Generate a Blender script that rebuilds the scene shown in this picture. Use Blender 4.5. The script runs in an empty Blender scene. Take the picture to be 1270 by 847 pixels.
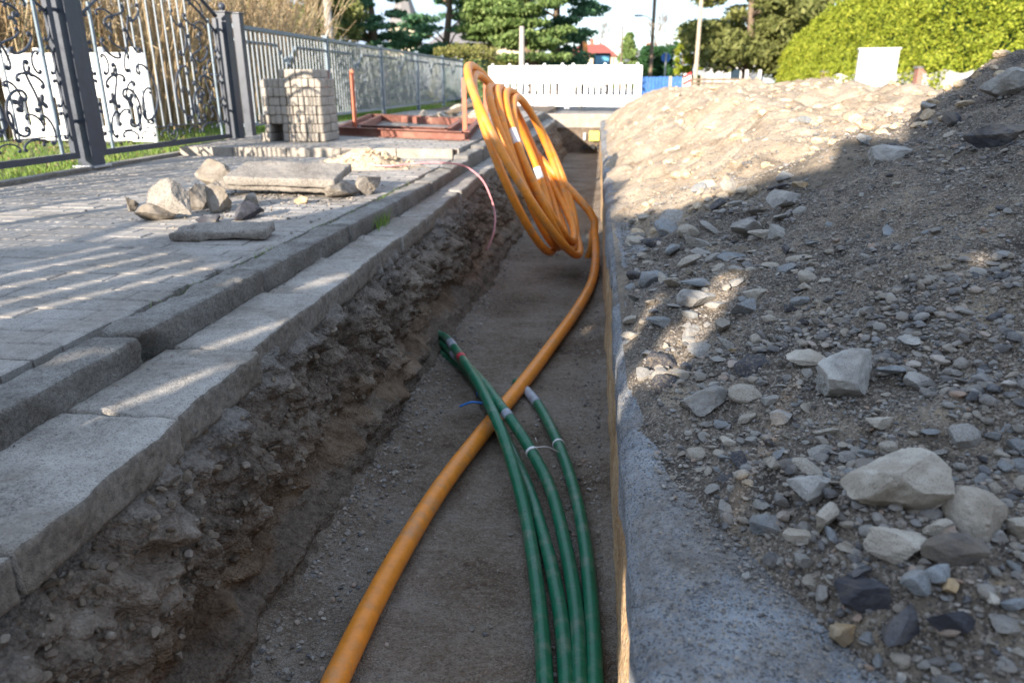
import bpy, bmesh, math, random
import numpy as np
from mathutils import Vector, Matrix
R = math.radians
rng = np.random.default_rng(7); random.seed(7)
C = bpy.context.scene.collection
W0, H0, FPX, CX, CY, HC = 1270, 847, 905.0, 635.0, 423.5, 0.68
TH = math.atan2(CY-102, FPX); PSI = math.atan2(741-CX, FPX/math.cos(TH))
_c, _s, _ct, _st = math.cos(PSI), math.sin(PSI), math.cos(TH), math.sin(TH)
FW = Vector((-_s*_ct, _c*_ct, -_st)); RT = Vector((_c, _s, 0)); UP = Vector((-_s*_st, _c*_st, _ct))
CAM = Vector((0, 0, HC))
def GX(y): return np.interp(y, [0, 1.3, 2.0, 3.4, 5.8, 8, 15], [-.862, -.866, -.9, -.885, -.868, -.83, -.76])
def ray(x, y): return FW + RT*((x-CX)/FPX) - UP*((y-CY)/FPX)
def at(x, y, z=0.0):
    d = ray(x, y); return CAM + d*((z-HC)/d.z)
def atY(x, y, Y):
    d = ray(x, y); return CAM + d*(Y/d.y)
def atX(x, y, X):
    d = ray(x, y); return CAM + d*(X/d.x)

# ------------------------------------------------------------------ noise (vectorised)
def _h(ix, iy, iz, seed):
    n = (ix.astype(np.int64)*374761393 + iy.astype(np.int64)*668265263 + iz.astype(np.int64)*2147483647 + seed*1274126177) & 0xffffffff
    n = ((n ^ (n >> 13))*1274126177) & 0xffffffff
    n = (n ^ (n >> 16)) & 0xffffffff
    n = ((n ^ (n >> 15))*2246822519) & 0xffffffff
    return ((n ^ (n >> 13)) & 0xffffff)/float(0xffffff)
def vnoise(P, seed=0):
    P = np.asarray(P, float); I = np.floor(P); f = P-I; f = f*f*f*(f*(f*6-15)+10); I = I.astype(np.int64)
    r = 0
    for dx in (0, 1):
        wx = f[:, 0] if dx else 1-f[:, 0]
        for dy in (0, 1):
            wy = f[:, 1] if dy else 1-f[:, 1]
            for dz in (0, 1):
                wz = f[:, 2] if dz else 1-f[:, 2]
                r = r + wx*wy*wz*_h(I[:, 0]+dx, I[:, 1]+dy, I[:, 2]+dz, seed)
    return r*2-1
def fbm(P, scale=1.0, octv=4, gain=.5, seed=0):
    P = np.asarray(P, float)*scale; a = 1.0; r = 0; t = 0
    for o in range(octv):
        r = r + a*vnoise(P+o*17.3, seed+o*5); t += a; a *= gain; P = P*2.03
    return r/t
def worley(P, scale=1.0, seed=0):
    P = np.asarray(P, float)*scale; I = np.floor(P).astype(np.int64); f = P-I
    d = np.full(len(P), 9.0)
    for dx in (-1, 0, 1):
        for dy in (-1, 0, 1):
            for dz in (-1, 0, 1):
                a, b, c = I[:, 0]+dx, I[:, 1]+dy, I[:, 2]+dz
                px = dx+_h(a, b, c, seed)-f[:, 0]; py = dy+_h(a, b, c, seed+1)-f[:, 1]; pz = dz+_h(a, b, c, seed+2)-f[:, 2]
                d = np.minimum(d, px*px+py*py+pz*pz)
    return np.sqrt(d)
def n3(x, y, z=0.0):
    x = np.asarray(x, float); y = np.asarray(y, float)
    return np.stack([x.ravel(), y.ravel(), np.broadcast_to(np.asarray(z, float), x.shape).ravel()], 1)

# ------------------------------------------------------------------ object helpers
def link(o, parent=None):
    C.objects.link(o)
    if parent is not None: o.parent = parent
    return o
def tag(o, label=None, cat=None, group=None, kind=None):
    if label: o['label'] = label
    if cat: o['category'] = cat
    if group: o['group'] = group
    if kind: o['kind'] = kind
    return o
def thing(name, label, cat, loc=(0, 0, 0), rz=0, group=None):
    o = bpy.data.objects.new(name, None); o.empty_display_size = .2; link(o); o.location = loc; o.rotation_euler = (0, 0, rz)
    return tag(o, label, cat, group)
def mesh_np(name, V, F, mats, parent=None, smooth=False, mi=None):
    V = np.asarray(V, np.float32); me = bpy.data.meshes.new(name)
    F = np.asarray(F, np.int32); k = F.shape[1]
    me.vertices.add(len(V)); me.vertices.foreach_set('co', V.ravel())
    me.loops.add(F.size); me.loops.foreach_set('vertex_index', F.ravel())
    me.polygons.add(len(F)); me.polygons.foreach_set('loop_start', np.arange(0, F.size, k, dtype=np.int32))
    me.polygons.foreach_set('loop_total', np.full(len(F), k, np.int32))
    if mi is not None: me.polygons.foreach_set('material_index', np.asarray(mi, np.int32))
    me.polygons.foreach_set('use_smooth', np.full(len(F), bool(smooth)))
    me.update(); me.validate()
    for m in (mats if isinstance(mats, (list, tuple)) else [mats]): me.materials.append(m)
    return link(bpy.data.objects.new(name, me), parent)
def grid_faces(nu, nv, flip=False):
    i, j = np.meshgrid(np.arange(nu-1), np.arange(nv-1), indexing='ij'); a = (i*nv+j).ravel()
    F = np.stack([a, a+nv, a+nv+1, a+1], 1)
    return F[:, ::-1] if flip else F
class MB:
    def __init__(s): s.bm = bmesh.new()
    def box(s, lo, hi, bev=0.0, rz=0.0, mat=0, M=None):
        lo = Vector(lo); hi = Vector(hi); c = (lo+hi)/2; d = hi-lo
        r = bmesh.ops.create_cube(s.bm, size=1.0, matrix=Matrix.Diagonal((abs(d.x), abs(d.y), abs(d.z), 1)))
        vs = r['verts']
        if bev:
            es = list({e for v in vs for e in v.link_edges})
            rr = bmesh.ops.bevel(s.bm, geom=es, offset=bev, segments=2, affect='EDGES', profile=.6)
            vs = list({v for f in rr['faces'] for v in f.verts} | {v for v in vs if v.is_valid})
        m = Matrix.Translation(c) @ Matrix.Rotation(rz, 4, 'Z')
        if M is not None: m = M @ m
        bmesh.ops.transform(s.bm, matrix=m, verts=vs)
        if mat:
            for v in vs:
                for f in v.link_faces: f.material_index = mat
        return vs
    def bar(s, p, q, w, d=None, roll=None):          # rectangular bar between two points
        p = Vector(p); q = Vector(q); d = d or w; L = (q-p).length; z = (q-p).normalized()
        x = z.orthogonal().normalized() if roll is None else (Vector(roll)-z*Vector(roll).dot(z)).normalized()
        y = z.cross(x); M = Matrix((x, y, z)).transposed().to_4x4(); M.translation = (p+q)/2
        r = bmesh.ops.create_cube(s.bm, size=1.0, matrix=M @ Matrix.Diagonal((w, d, L, 1)))
        return r['verts']
    def cyl(s, p, q, r1, r2=None, n=12):
        p = Vector(p); q = Vector(q); r2 = r1 if r2 is None else r2; z = (q-p).normalized(); x = z.orthogonal().normalized(); y = z.cross(x)
        M = Matrix((x, y, z)).transposed().to_4x4(); M.translation = (p+q)/2
        bmesh.ops.create_cone(s.bm, cap_ends=True, segments=n, radius1=r1, radius2=r2, depth=(q-p).length, matrix=M)
    def ball(s, c, r, n=12):
        bmesh.ops.create_uvsphere(s.bm, u_segments=n, v_segments=max(6, n//2), radius=r, matrix=Matrix.Translation(c))
    def prism(s, pts, axis, a, b):                     # polygon (2D) extruded along an axis
        def P(u, v, w): return {'x': (w, u, v), 'y': (u, w, v), 'z': (u, v, w)}[axis]
        A = [s.bm.verts.new(P(u, v, a)) for u, v in pts]; B = [s.bm.verts.new(P(u, v, b)) for u, v in pts]
        s.bm.faces.new(A); s.bm.faces.new(B[::-1])
        for i in range(len(pts)):
            j = (i+1) % len(pts); s.bm.faces.new((A[i], A[j], B[j], B[i]))
    def build(s, name, mats, parent=None, smooth=False):
        bmesh.ops.recalc_face_normals(s.bm, faces=s.bm.faces)
        me = bpy.data.meshes.new(name); s.bm.to_mesh(me); s.bm.free()
        for m in (mats if isinstance(mats, (list, tuple)) else [mats]): me.materials.append(m)
        if smooth:
            me.polygons.foreach_set('use_smooth', np.ones(len(me.polygons), bool))
            try: me.set_sharp_from_angle(angle=R(35))
            except Exception: pass
        return link(bpy.data.objects.new(name, me), parent)
def catmull(P, n=8):
    P = [Vector(p) for p in P]; Q = [P[0]*2-P[1]]+P+[P[-1]*2-P[-2]]; out = []
    for i in range(1, len(Q)-2):
        a, b, c, d = Q[i-1:i+3]
        for k in range(n):
            t = k/n; out.append(.5*((2*b)+(c-a)*t+(2*a-5*b+4*c-d)*t*t+(3*b-a-3*c+d)*t**3))
    return out+[P[-1]]
def tube_arrays(pts, r, n=8, caps=True):
    P = np.array([tuple(p) for p in pts]); m = len(P); T = np.gradient(P, axis=0); T /= np.linalg.norm(T, axis=1)[:, None]+1e-12
    rr = np.broadcast_to(np.asarray(r, float), (m,))
    u = np.cross(T[0], [0, 0, 1.0]);
    if np.linalg.norm(u) < .1: u = np.cross(T[0], [1.0, 0, 0])
    u /= np.linalg.norm(u); a = np.arange(n)*2*math.pi/n; V = []
    for i in range(m):
        u = u-T[i]*u.dot(T[i]); u /= np.linalg.norm(u); w = np.cross(T[i], u)
        V.append(P[i]+rr[i]*(np.cos(a)[:, None]*u+np.sin(a)[:, None]*w))
    V = np.concatenate(V); F = []
    i, j = np.meshgrid(np.arange(m-1), np.arange(n), indexing='ij'); j2 = (j+1) % n
    F = np.stack([i*n+j, i*n+j2, (i+1)*n+j2, (i+1)*n+j], -1).reshape(-1, 4)
    if caps:
        V = np.concatenate([V, P[:1], P[-1:]]); c0, c1 = len(V)-2, len(V)-1; k = np.arange(n); k2 = (k+1) % n
        F = np.concatenate([F, np.stack([k2, k, np.full(n, c0), np.full(n, c0)], 1)[:, :4], np.stack([(m-1)*n+k, (m-1)*n+k2, np.full(n, c1), np.full(n, c1)], 1)])
    return V, F
def fix(F):      # quads with a repeated last index are triangles: emit as separate lists
    d = F[:, 2] == F[:, 3]; return F[~d], F[d][:, :3]
def mesh_mixed(name, parts, mats, parent=None, smooth=True, mis=None):
    """parts: list of (V, F quads possibly degenerate)."""
    me = bpy.data.meshes.new(name); off = 0; VV = []; Ls = []; Tot = []; MI = []
    for k, (V, F) in enumerate(parts):
        VV.append(V); q, t = fix(np.asarray(F)+off); off += len(V)
        Ls += [q.ravel(), t.ravel()]; Tot += [np.full(len(q), 4), np.full(len(t), 3)]
        MI.append(np.full(len(q)+len(t), mis[k] if mis else 0))
    V = np.concatenate(VV).astype(np.float32); L = np.concatenate(Ls).astype(np.int32); Tt = np.concatenate(Tot).astype(np.int32)
    me.vertices.add(len(V)); me.vertices.foreach_set('co', V.ravel()); me.loops.add(len(L)); me.loops.foreach_set('vertex_index', L)
    me.polygons.add(len(Tt)); me.polygons.foreach_set('loop_start', np.concatenate([[0], np.cumsum(Tt)[:-1]]).astype(np.int32)); me.polygons.foreach_set('loop_total', Tt)
    me.polygons.foreach_set('material_index', np.concatenate(MI).astype(np.int32)); me.polygons.foreach_set('use_smooth', np.full(len(Tt), smooth))
    me.update(); me.validate()
    for m in (mats if isinstance(mats, (list, tuple)) else [mats]): me.materials.append(m)
    return link(bpy.data.objects.new(name, me), parent)
def tube(name, pts, r, mat, parent=None, n=10): return mesh_mixed(name, [tube_arrays(pts, r, n)], mat, parent)

# ------------------------------------------------------------------ materials
def ramp(nt, fac, stops):
    r = nt.nodes.new('ShaderNodeValToRGB'); e = r.color_ramp.elements
    while len(e) > 1: e.remove(e[-1])
    e[0].position, e[0].color = stops[0][0], (*stops[0][1], 1)
    for p, c in stops[1:]:
        x = e.new(p); x.color = (*c, 1)
    nt.links.new(fac, r.inputs[0]); return r.outputs[0]
def mixc(nt, f, a, b, mode='MIX'):
    m = nt.nodes.new('ShaderNodeMix'); m.data_type = 'RGBA'; m.blend_type = mode
    for sck, v in ((m.inputs[0], f), (m.inputs[6], a), (m.inputs[7], b)):
        if hasattr(v, 'links'): nt.links.new(v, sck)
        elif isinstance(v, (int, float)): sck.default_value = v
        else: sck.default_value = (*v, 1)
    return m.outputs[2]
def math_(nt, op, a, b=0.0, clamp=False):
    m = nt.nodes.new('ShaderNodeMath'); m.operation = op; m.use_clamp = clamp
    for k, v in ((0, a), (1, b)):
        if hasattr(v, 'links'): nt.links.new(v, m.inputs[k])
        else: m.inputs[k].default_value = v
    return m.outputs[0]
def noise(nt, vec, scale, detail=6, rough=.6, dist=0.0):
    n = nt.nodes.new('ShaderNodeTexNoise'); n.inputs['Scale'].default_value = scale; n.inputs['Detail'].default_value = detail
    n.inputs['Roughness'].default_value = rough; n.inputs['Distortion'].default_value = dist; nt.links.new(vec, n.inputs['Vector']); return n.outputs['Fac']
def voro(nt, vec, scale, out='Distance', feat='F1'):
    n = nt.nodes.new('ShaderNodeTexVoronoi'); n.feature = feat; n.inputs['Scale'].default_value = scale; nt.links.new(vec, n.inputs['Vector']); return n.outputs[out]
def coords(nt, stretch=None, rnd=True):
    tc = nt.nodes.new('ShaderNodeTexCoord'); v = tc.outputs['Object']
    if rnd:
        oi = nt.nodes.new('ShaderNodeObjectInfo'); m = nt.nodes.new('ShaderNodeVectorMath'); m.operation = 'ADD'
        k = math_(nt, 'MULTIPLY', oi.outputs['Random'], 37.0); nt.links.new(v, m.inputs[0]); nt.links.new(k, m.inputs[1]); v = m.outputs[0]
    if stretch:
        mp = nt.nodes.new('ShaderNodeMapping'); mp.inputs['Scale'].default_value = stretch; nt.links.new(v, mp.inputs[0]); v = mp.outputs[0]
    return v
def new_mat(name):
    m = bpy.data.materials.new(name); m.use_nodes = True; nt = m.node_tree; b = nt.nodes['Principled BSDF']; return m, nt, b
def finish(nt, b, col, rough=.8, height=None, bump=.3, dist=.01, spec=.3):
    if hasattr(col, 'links'): nt.links.new(col, b.inputs['Base Color'])
    else: b.inputs['Base Color'].default_value = (*col, 1)
    if hasattr(rough, 'links'): nt.links.new(rough, b.inputs['Roughness'])
    else: b.inputs['Roughness'].default_value = rough
    b.inputs['Specular IOR Level'].default_value = spec
    if height is not None:
        bp = nt.nodes.new('ShaderNodeBump'); bp.inputs['Strength'].default_value = bump; bp.inputs['Distance'].default_value = dist
        nt.links.new(height, bp.inputs['Height']); nt.links.new(bp.outputs[0], b.inputs['Normal'])
def earthy(name, stops, s1=3, s2=40, grit=.35, gs=180, bump=.6, dist=.008, rough=.9, stretch=None, side=0, stain=0, grit_cols=((.03, .03, .035), (.45, .4, .34))):
    """mottled mineral surface: broad patches, fine mottling, dark and light grit grains"""
    m, nt, b = new_mat(name); v = coords(nt, stretch)
    n1 = noise(nt, v, s1, 8, .62); n2 = noise(nt, v, s2, 6, .65)
    f = math_(nt, 'ADD', math_(nt, 'MULTIPLY', n1, .65), math_(nt, 'MULTIPLY', n2, .35))
    c = ramp(nt, f, stops)
    w = nt.nodes.new('ShaderNodeTexVoronoi'); w.inputs['Scale'].default_value = gs; nt.links.new(v, w.inputs['Vector'])
    sep = nt.nodes.new('ShaderNodeSeparateColor'); nt.links.new(w.outputs['Color'], sep.inputs[0])
    dk = math_(nt, 'MULTIPLY', math_(nt, 'LESS_THAN', sep.outputs[0], .22), grit); lt = math_(nt, 'MULTIPLY', math_(nt, 'GREATER_THAN', sep.outputs[1], .8), grit)
    c = mixc(nt, dk, c, grit_cols[0]); c = mixc(nt, lt, c, grit_cols[1])
    if stain:
        ns = noise(nt, v, 3.1, 7, .68, .5); c = mixc(nt, ramp(nt, ns, [(.47, (0, 0, 0)), (.6, (stain,)*3)]), c, ramp(nt, n2, [(.35, (.13, .105, .08)), (.65, (.27, .225, .175))]))
    if side:      # +X faces tinted dark: shade painted into slab and kerb fronts, partly caked soil
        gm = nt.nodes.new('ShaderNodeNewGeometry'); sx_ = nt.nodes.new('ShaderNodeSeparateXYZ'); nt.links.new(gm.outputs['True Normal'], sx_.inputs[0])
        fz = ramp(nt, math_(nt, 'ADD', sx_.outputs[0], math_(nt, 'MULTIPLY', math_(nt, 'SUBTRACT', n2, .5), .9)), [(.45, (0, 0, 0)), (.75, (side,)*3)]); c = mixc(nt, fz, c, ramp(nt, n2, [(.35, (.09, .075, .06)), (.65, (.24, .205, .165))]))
    h = math_(nt, 'ADD', math_(nt, 'MULTIPLY', n2, 1.0), math_(nt, 'MULTIPLY', math_(nt, 'SUBTRACT', 1.0, w.outputs['Distance']), .35))
    finish(nt, b, c, rough, h, bump, dist, .25); return m
def plain(name, col, rough=.5, metal=0.0, var=.25, s=12, bump=.08, spec=.5, dirt=None):
    m, nt, b = new_mat(name); v = coords(nt); n = noise(nt, v, s, 6, .65); b.inputs['Metallic'].default_value = metal
    lo = tuple(x*(1-var) for x in col); hi = tuple(min(1, x*(1+var)) for x in col)
    c = ramp(nt, n, [(.3, lo), (.7, hi)])
    if dirt:
        n2 = noise(nt, v, s*.35, 8, .7); c = mixc(nt, ramp(nt, n2, [(.5, (0, 0, 0)), (.68, (dirt[1],)*3)]), c, dirt[0])
    rg = ramp(nt, n, [(.3, (max(0, rough-.1),)*3), (.7, (min(1, rough+.1),)*3)])
    finish(nt, b, c, rg, n, bump, .004, spec); return m
def leafmat(name, cols, trans=.25):
    m, nt, b = new_mat(name); g = nt.nodes.new('ShaderNodeNewGeometry'); v = coords(nt, None, False)
    n = noise(nt, v, 1.3, 4, .6); f = math_(nt, 'ADD', math_(nt, 'MULTIPLY', g.outputs['Random Per Island'], .6), math_(nt, 'MULTIPLY', n, .4))
    k = len(cols); c = ramp(nt, f, [(.15+.7*i/(k-1), cc) for i, cc in enumerate(cols)])
    nt.links.new(c, b.inputs['Base Color']); b.inputs['Roughness'].default_value = .6; b.inputs['Specular IOR Level'].default_value = .25
    t = nt.nodes.new('ShaderNodeBsdfTranslucent'); nt.links.new(c, t.inputs[0]); mx = nt.nodes.new('ShaderNodeMixShader'); mx.inputs[0].default_value = trans
    nt.links.new(b.outputs[0], mx.inputs[1]); nt.links.new(t.outputs[0], mx.inputs[2]); nt.links.new(mx.outputs[0], nt.nodes['Material Output'].inputs[0]); return m
STONE = [(.0, (.04, .042, .05)), (.2, (.085, .09, .1)), (.36, (.15, .145, .14)), (.54, (.23, .21, .185)), (.7, (.28, .24, .19)), (.8, (.2, .205, .215)), (.9, (.36, .34, .3)), (.955, (.3, .19, .13)), (1, (.48, .46, .42))]
def stonemat(name, island):
    m, nt, b = new_mat(name); v = coords(nt, None, not island)
    if island: rnd = nt.nodes.new('ShaderNodeNewGeometry').outputs['Random Per Island']
    else: rnd = nt.nodes.new('ShaderNodeObjectInfo').outputs['Random']
    c0 = ramp(nt, rnd, STONE); n1 = noise(nt, v, 14, 8, .65, .4); n2 = noise(nt, v, 90, 5, .7)
    c = mixc(nt, ramp(nt, n1, [(.42, (0, 0, 0)), (.62, (.55,)*3)]), c0, (.3, .25, .19))
    c = mixc(nt, ramp(nt, n2, [(.35, (.0,)*3), (.6, (.35,)*3)]), c, mixc(nt, .6, c0, (.42, .4, .38)))
    c = mixc(nt, math_(nt, 'MULTIPLY', math_(nt, 'LESS_THAN', voro(nt, v, 260), .22), .5), c, (.05, .05, .055))
    finish(nt, b, c, .85, math_(nt, 'ADD', n1, math_(nt, 'MULTIPLY', n2, .4)), .55, .006, .3); return m
M = {}
M['rock'] = stonemat('mixed_rock', False); M['pebble'] = stonemat('mixed_pebbles', True)
def rockmat(name, a, b_, c_): 
    m, nt, b = new_mat(name); v = coords(nt); n1 = noise(nt, v, 11, 9, .68, .6); n2 = noise(nt, v, 75, 5, .7); n3_ = noise(nt, v, 4, 4, .6, 1.2)
    c = ramp(nt, n1, [(.3, a), (.5, b_), (.68, c_)]); c = mixc(nt, ramp(nt, n3_, [(.5, (0, 0, 0)), (.62, (.6,)*3)]), c, (.26, .215, .16))
    c = mixc(nt, math_(nt, 'MULTIPLY', math_(nt, 'LESS_THAN', voro(nt, v, 330), .25), .55), c, (.05, .05, .06))
    finish(nt, b, c, .85, math_(nt, 'ADD', n1, math_(nt, 'MULTIPLY', n2, .5)), .6, .006, .3); return m
M['tan_rock'] = rockmat('tan_rock', (.25, .22, .185), (.43, .385, .32), (.55, .51, .44))
M['grey_rock'] = rockmat('grey_rock', (.17, .16, .15), (.34, .325, .3), (.5, .48, .44))
M['blue_rock'] = rockmat('blue_grey_rock', (.13, .145, .16), (.26, .275, .285), (.4, .41, .41))
M['rubble'] = rockmat('dirty_rubble', (.1, .085, .07), (.21, .185, .155), (.33, .3, .26))
M['asphalt_lump'] = rockmat('broken_asphalt', (.03, .03, .035), (.06, .06, .07), (.14, .14, .15))
M['ochre_rock'] = rockmat('ochre_rock', (.3, .19, .1), (.45, .32, .18), (.55, .45, .3))
M['soil'] = earthy('trench_soil', [(.34, (.06, .042, .03)), (.46, (.14, .1, .072)), (.56, (.22, .17, .125)), (.68, (.3, .25, .2))], 5, 45, .4, 170, .9, .02)
M['gravelsoil'] = earthy('heap_soil', [(.37, (.045, .038, .031)), (.46, (.13, .108, .086)), (.55, (.225, .185, .143)), (.66, (.37, .295, .205))], 6, 60, .5, 240, .9, .014)
M['sand'] = earthy('sand', [(.34, (.36, .26, .16)), (.46, (.52, .4, .27)), (.56, (.6, .48, .34)), (.68, (.66, .55, .42))], 3, 35, .3, 130, .7, .015, grit_cols=((.2, .17, .14), (.72, .66, .56)))
M['sandwall'] = earthy('sand_wall', [(.34, (.3, .17, .08)), (.46, (.48, .3, .15)), (.56, (.6, .42, .24)), (.68, (.68, .52, .34))], 4, 35, .3, 130, .8, .012)
M['floor'] = earthy('trench_floor', [(.36, (.09, .062, .042)), (.45, (.19, .145, .105)), (.54, (.26, .215, .17)), (.66, (.36, .325, .28))], 2.0, 34, .35, 190, 1.0, .018, stretch=(1, 1.5, 1))
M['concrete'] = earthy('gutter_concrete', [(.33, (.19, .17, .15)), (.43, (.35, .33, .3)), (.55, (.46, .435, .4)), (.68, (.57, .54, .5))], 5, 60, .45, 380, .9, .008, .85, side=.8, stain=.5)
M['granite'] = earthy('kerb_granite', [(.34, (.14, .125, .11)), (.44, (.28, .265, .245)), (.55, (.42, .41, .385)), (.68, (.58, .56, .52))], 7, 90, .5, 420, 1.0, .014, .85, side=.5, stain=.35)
M['paver'] = earthy('pavement_paver', [(.34, (.17, .155, .14)), (.45, (.28, .265, .245)), (.57, (.37, .35, .325)), (.69, (.46, .43, .39))], 2.6, 50, .35, 330, .5, .003, .85, stain=.3)
M['paver_new'] = earthy('stacked_paver', [(.34, (.24, .215, .185)), (.5, (.35, .315, .27)), (.68, (.45, .41, .36))], 8, 60, .3, 200, .5, .004)
M['road'] = earthy('road_slab', [(.33, (.13, .14, .155)), (.45, (.24, .262, .29)), (.56, (.35, .375, .405)), (.69, (.5, .5, .5))], 6, 60, .6, 300, 1.0, .01, .8, stain=.75)
M['asphalt'] = earthy('asphalt', [(.33, (.15, .145, .14)), (.5, (.2, .195, .19)), (.68, (.27, .26, .25))], 1.2, 40, .3, 200, .4, .004)
M['slabbroken'] = earthy('broken_slab', [(.34, (.16, .14, .12)), (.5, (.27, .245, .215)), (.68, (.37, .34, .3))], 5, 60, .4, 220, .7, .006)
M['lawn_soil'] = earthy('lawn_soil', [(.36, (.05, .07, .02)), (.5, (.1, .13, .04)), (.66, (.2, .17, .1))], 1.5, 14, .2, 60, .8, .02)
M['orange'] = plain('orange_plastic', (.78, .27, .03), .42, 0, .14, 26, .12, .45, ((.42, .24, .12), .8))
M['green'] = plain('green_plastic', (.006, .13, .065), .36, 0, .25, 40, .12, .5, ((.15, .19, .14), .8))
M['greytape'] = plain('grey_tape', (.3, .33, .38), .4, 0, .3, 30)
M['redtape'] = plain('red_tape', (.5, .04, .06), .4)
M['bluetie'] = plain('blue_tie', (.03, .25, .85), .4)
M['whitetie'] = plain('white_tie', (.72, .72, .74), .4)
M['pink'] = plain('pink_cable', (.62, .28, .3), .45)
M['iron'] = plain('gate_paint', (.045, .055, .075), .42, .1, .2, 14, .06)
M['fencegrey'] = plain('fence_paint', (.14, .19, .23), .45, .1, .2, 10)
M['palegrey'] = plain('pale_grey_paint', (.2, .235, .265), .5, .1, .15, 10)
M['white'] = plain('white_plastic', (.82, .83, .84), .45, 0, .05, 3, .03, .4, ((.5, .47, .42), .4))
M['rust'] = plain('red_brown_steel', (.23, .1, .075), .65, 0, .35, 8, .15, .3, ((.36, .24, .18), .6))
M['stake'] = plain('orange_red_paint', (.5, .14, .07), .6, 0, .3, 8)
M['bark'] = earthy('bark', [(.35, (.1, .07, .05)), (.5, (.2, .145, .1)), (.65, (.3, .23, .17))], 6, 40, .2, 60, 1, .02, stretch=(3, 3, .6))
M['birchpole'] = plain('weathered_pole', (.4, .37, .34), .8, 0, .25, 9)
M['stalk'] = leafmat('dry_stalks', [(.28, .19, .1), (.45, .33, .19), (.6, .48, .3)], .1)
M['grass'] = leafmat('grass_blades', [(.1, .2, .03), (.2, .33, .06), (.34, .4, .12)], .35)
M['hedge'] = leafmat('golden_hedge', [(.12, .17, .015), (.29, .35, .035), (.46, .47, .06)], .3)
M['dkhedge'] = leafmat('dark_hedge', [(.015, .05, .018), (.03, .09, .03), (.05, .12, .04)], .2)
M['olive'] = leafmat('olive_foliage', [(.1, .12, .035), (.2, .22, .07), (.32, .33, .12)], .35)
M['spruce'] = leafmat('spruce_foliage', [(.04, .11, .065), (.09, .21, .11), (.18, .33, .17)], .3)
M['pine'] = leafmat('pine_foliage', [(.08, .14, .04), (.18, .27, .08), (.32, .4, .15)], .3)
M['buxus'] = leafmat('clipped_hedge', [(.1, .12, .03), (.2, .2, .06), (.3, .28, .1)], .2)
M['brick'] = plain('brick_red', (.34, .13, .09), .8, 0, .35, 20, .3, .2)
M['rooftile'] = plain('red_roof', (.35, .09, .07), .8, 0, .2, 5)
M['greyroof'] = plain('grey_roof', (.2, .19, .19), .8, 0, .2, 5)
M['plaster'] = plain('cream_plaster', (.55, .48, .36), .85, 0, .1, 3)
M['glass'] = plain('dark_glass', (.03, .05, .07), .1, 0, .1, 3, 0, .8)
M['blue'] = plain('blue_paint', (.03, .14, .42), .5, 0, .3, 5)
M['palewood'] = plain('pale_wood', (.42, .36, .27), .8, 0, .3, 9)
M['dkwood'] = plain('weathered_wood', (.17, .13, .09), .85, 0, .35, 9)
M['whiteblock'] = plain('whitewashed_concrete', (.5, .5, .5), .85, 0, .1, 4, .3, .2, ((.42, .42, .42), .5))
M['yellow'] = plain('yellow_label', (.62, .58, .12), .6)
M['black'] = plain('black_plastic', (.012, .012, .014), .5)
M['red'] = plain('red_paint', (.6, .04, .04), .5)
M['ply'] = plain('plywood', (.4, .28, .16), .8, 0, .2, 6)
M['zinc'] = plain('galvanised_steel', (.45, .47, .5), .4, .6, .15, 8)

# ------------------------------------------------------------------ setting: ground, road, pavement
XL, XR, YE, ZF = -.9, .085, 14.8, -.63           # trench: left face, right face, end, floor
def plane_mb(rects, z, name, mat, kind='structure'):
    mb = MB()
    for x0, y0, x1, y1 in rects:
        vs = [mb.bm.verts.new(p) for p in ((x0, y0, z), (x1, y0, z), (x1, y1, z), (x0, y1, z))]; mb.bm.faces.new(vs)
    o = mb.build(name, mat); tag(o, kind=kind); return o
plane_mb([(-400, -400, -1.15, 500), (.3, -400, 400, 500), (-1.15, -400, .3, -3), (-1.15, 15.2, .3, 500)], -.03, 'ground', M['lawn_soil'])
# fine near part of the road slab along the right edge of the trench, ragged rounded lip
ys = np.concatenate([np.arange(-.6, 4, .012), np.arange(4, 14.81, .04)]); us = np.concatenate([[0, .0, 0], np.linspace(0, 1, 70)**1.6])
Y, U = np.meshgrid(ys, us, indexing='ij'); Xe = .08+.018*fbm(n3(Y*0, Y), 2.3, 5, .6, 3).reshape(Y.shape)+.008*fbm(n3(Y*0, Y), 14, 4, .65, 9).reshape(Y.shape)
X = Xe+U*(.95-Xe); Z = -.045*np.exp(-(X-Xe)/.022)*(1+.6*fbm(n3(X, Y), 22, 4, .6, 8).reshape(Y.shape))+.004*fbm(n3(X, Y), 9, 5, .6, 4).reshape(Y.shape)-.006
Z[:, 0] = -.15+.02*fbm(n3(Y[:, 0]*0, Y[:, 0]), 6, 4, .6, 5); Z[:, 1] = -.10; Z[:, 2] = np.minimum(Z[:, 3]-.012, -.05)
X[:, 0] += .004+.006*fbm(n3(Y[:, 0]*0+3, Y[:, 0]), 9, 4, .6, 6); X[:, 1] += .003*fbm(n3(Y[:, 0]*0+5, Y[:, 0]), 16, 4, .6, 7)
road_edge = mesh_np('road_edge', n3(X, Y, Z), grid_faces(*Y.shape), M['road'], smooth=True); tag(road_edge, kind='structure')
mb = MB(); mb.box((.9, -8, -.1), (10.6, 15, -.01)); mb.box((.95, 15, -.1), (10.6, 90, -.005)); mb.box((-1.1, YE+.28, -.25), (.95, 90, .004)); tag(mb.build('road', M['asphalt']), kind='structure')
mb = MB(); mb.box((10.6, -8, -.1), (12.0, 90, .11), .02); tag(mb.build('far_pavement', M['slabbroken']), kind='structure')
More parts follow.
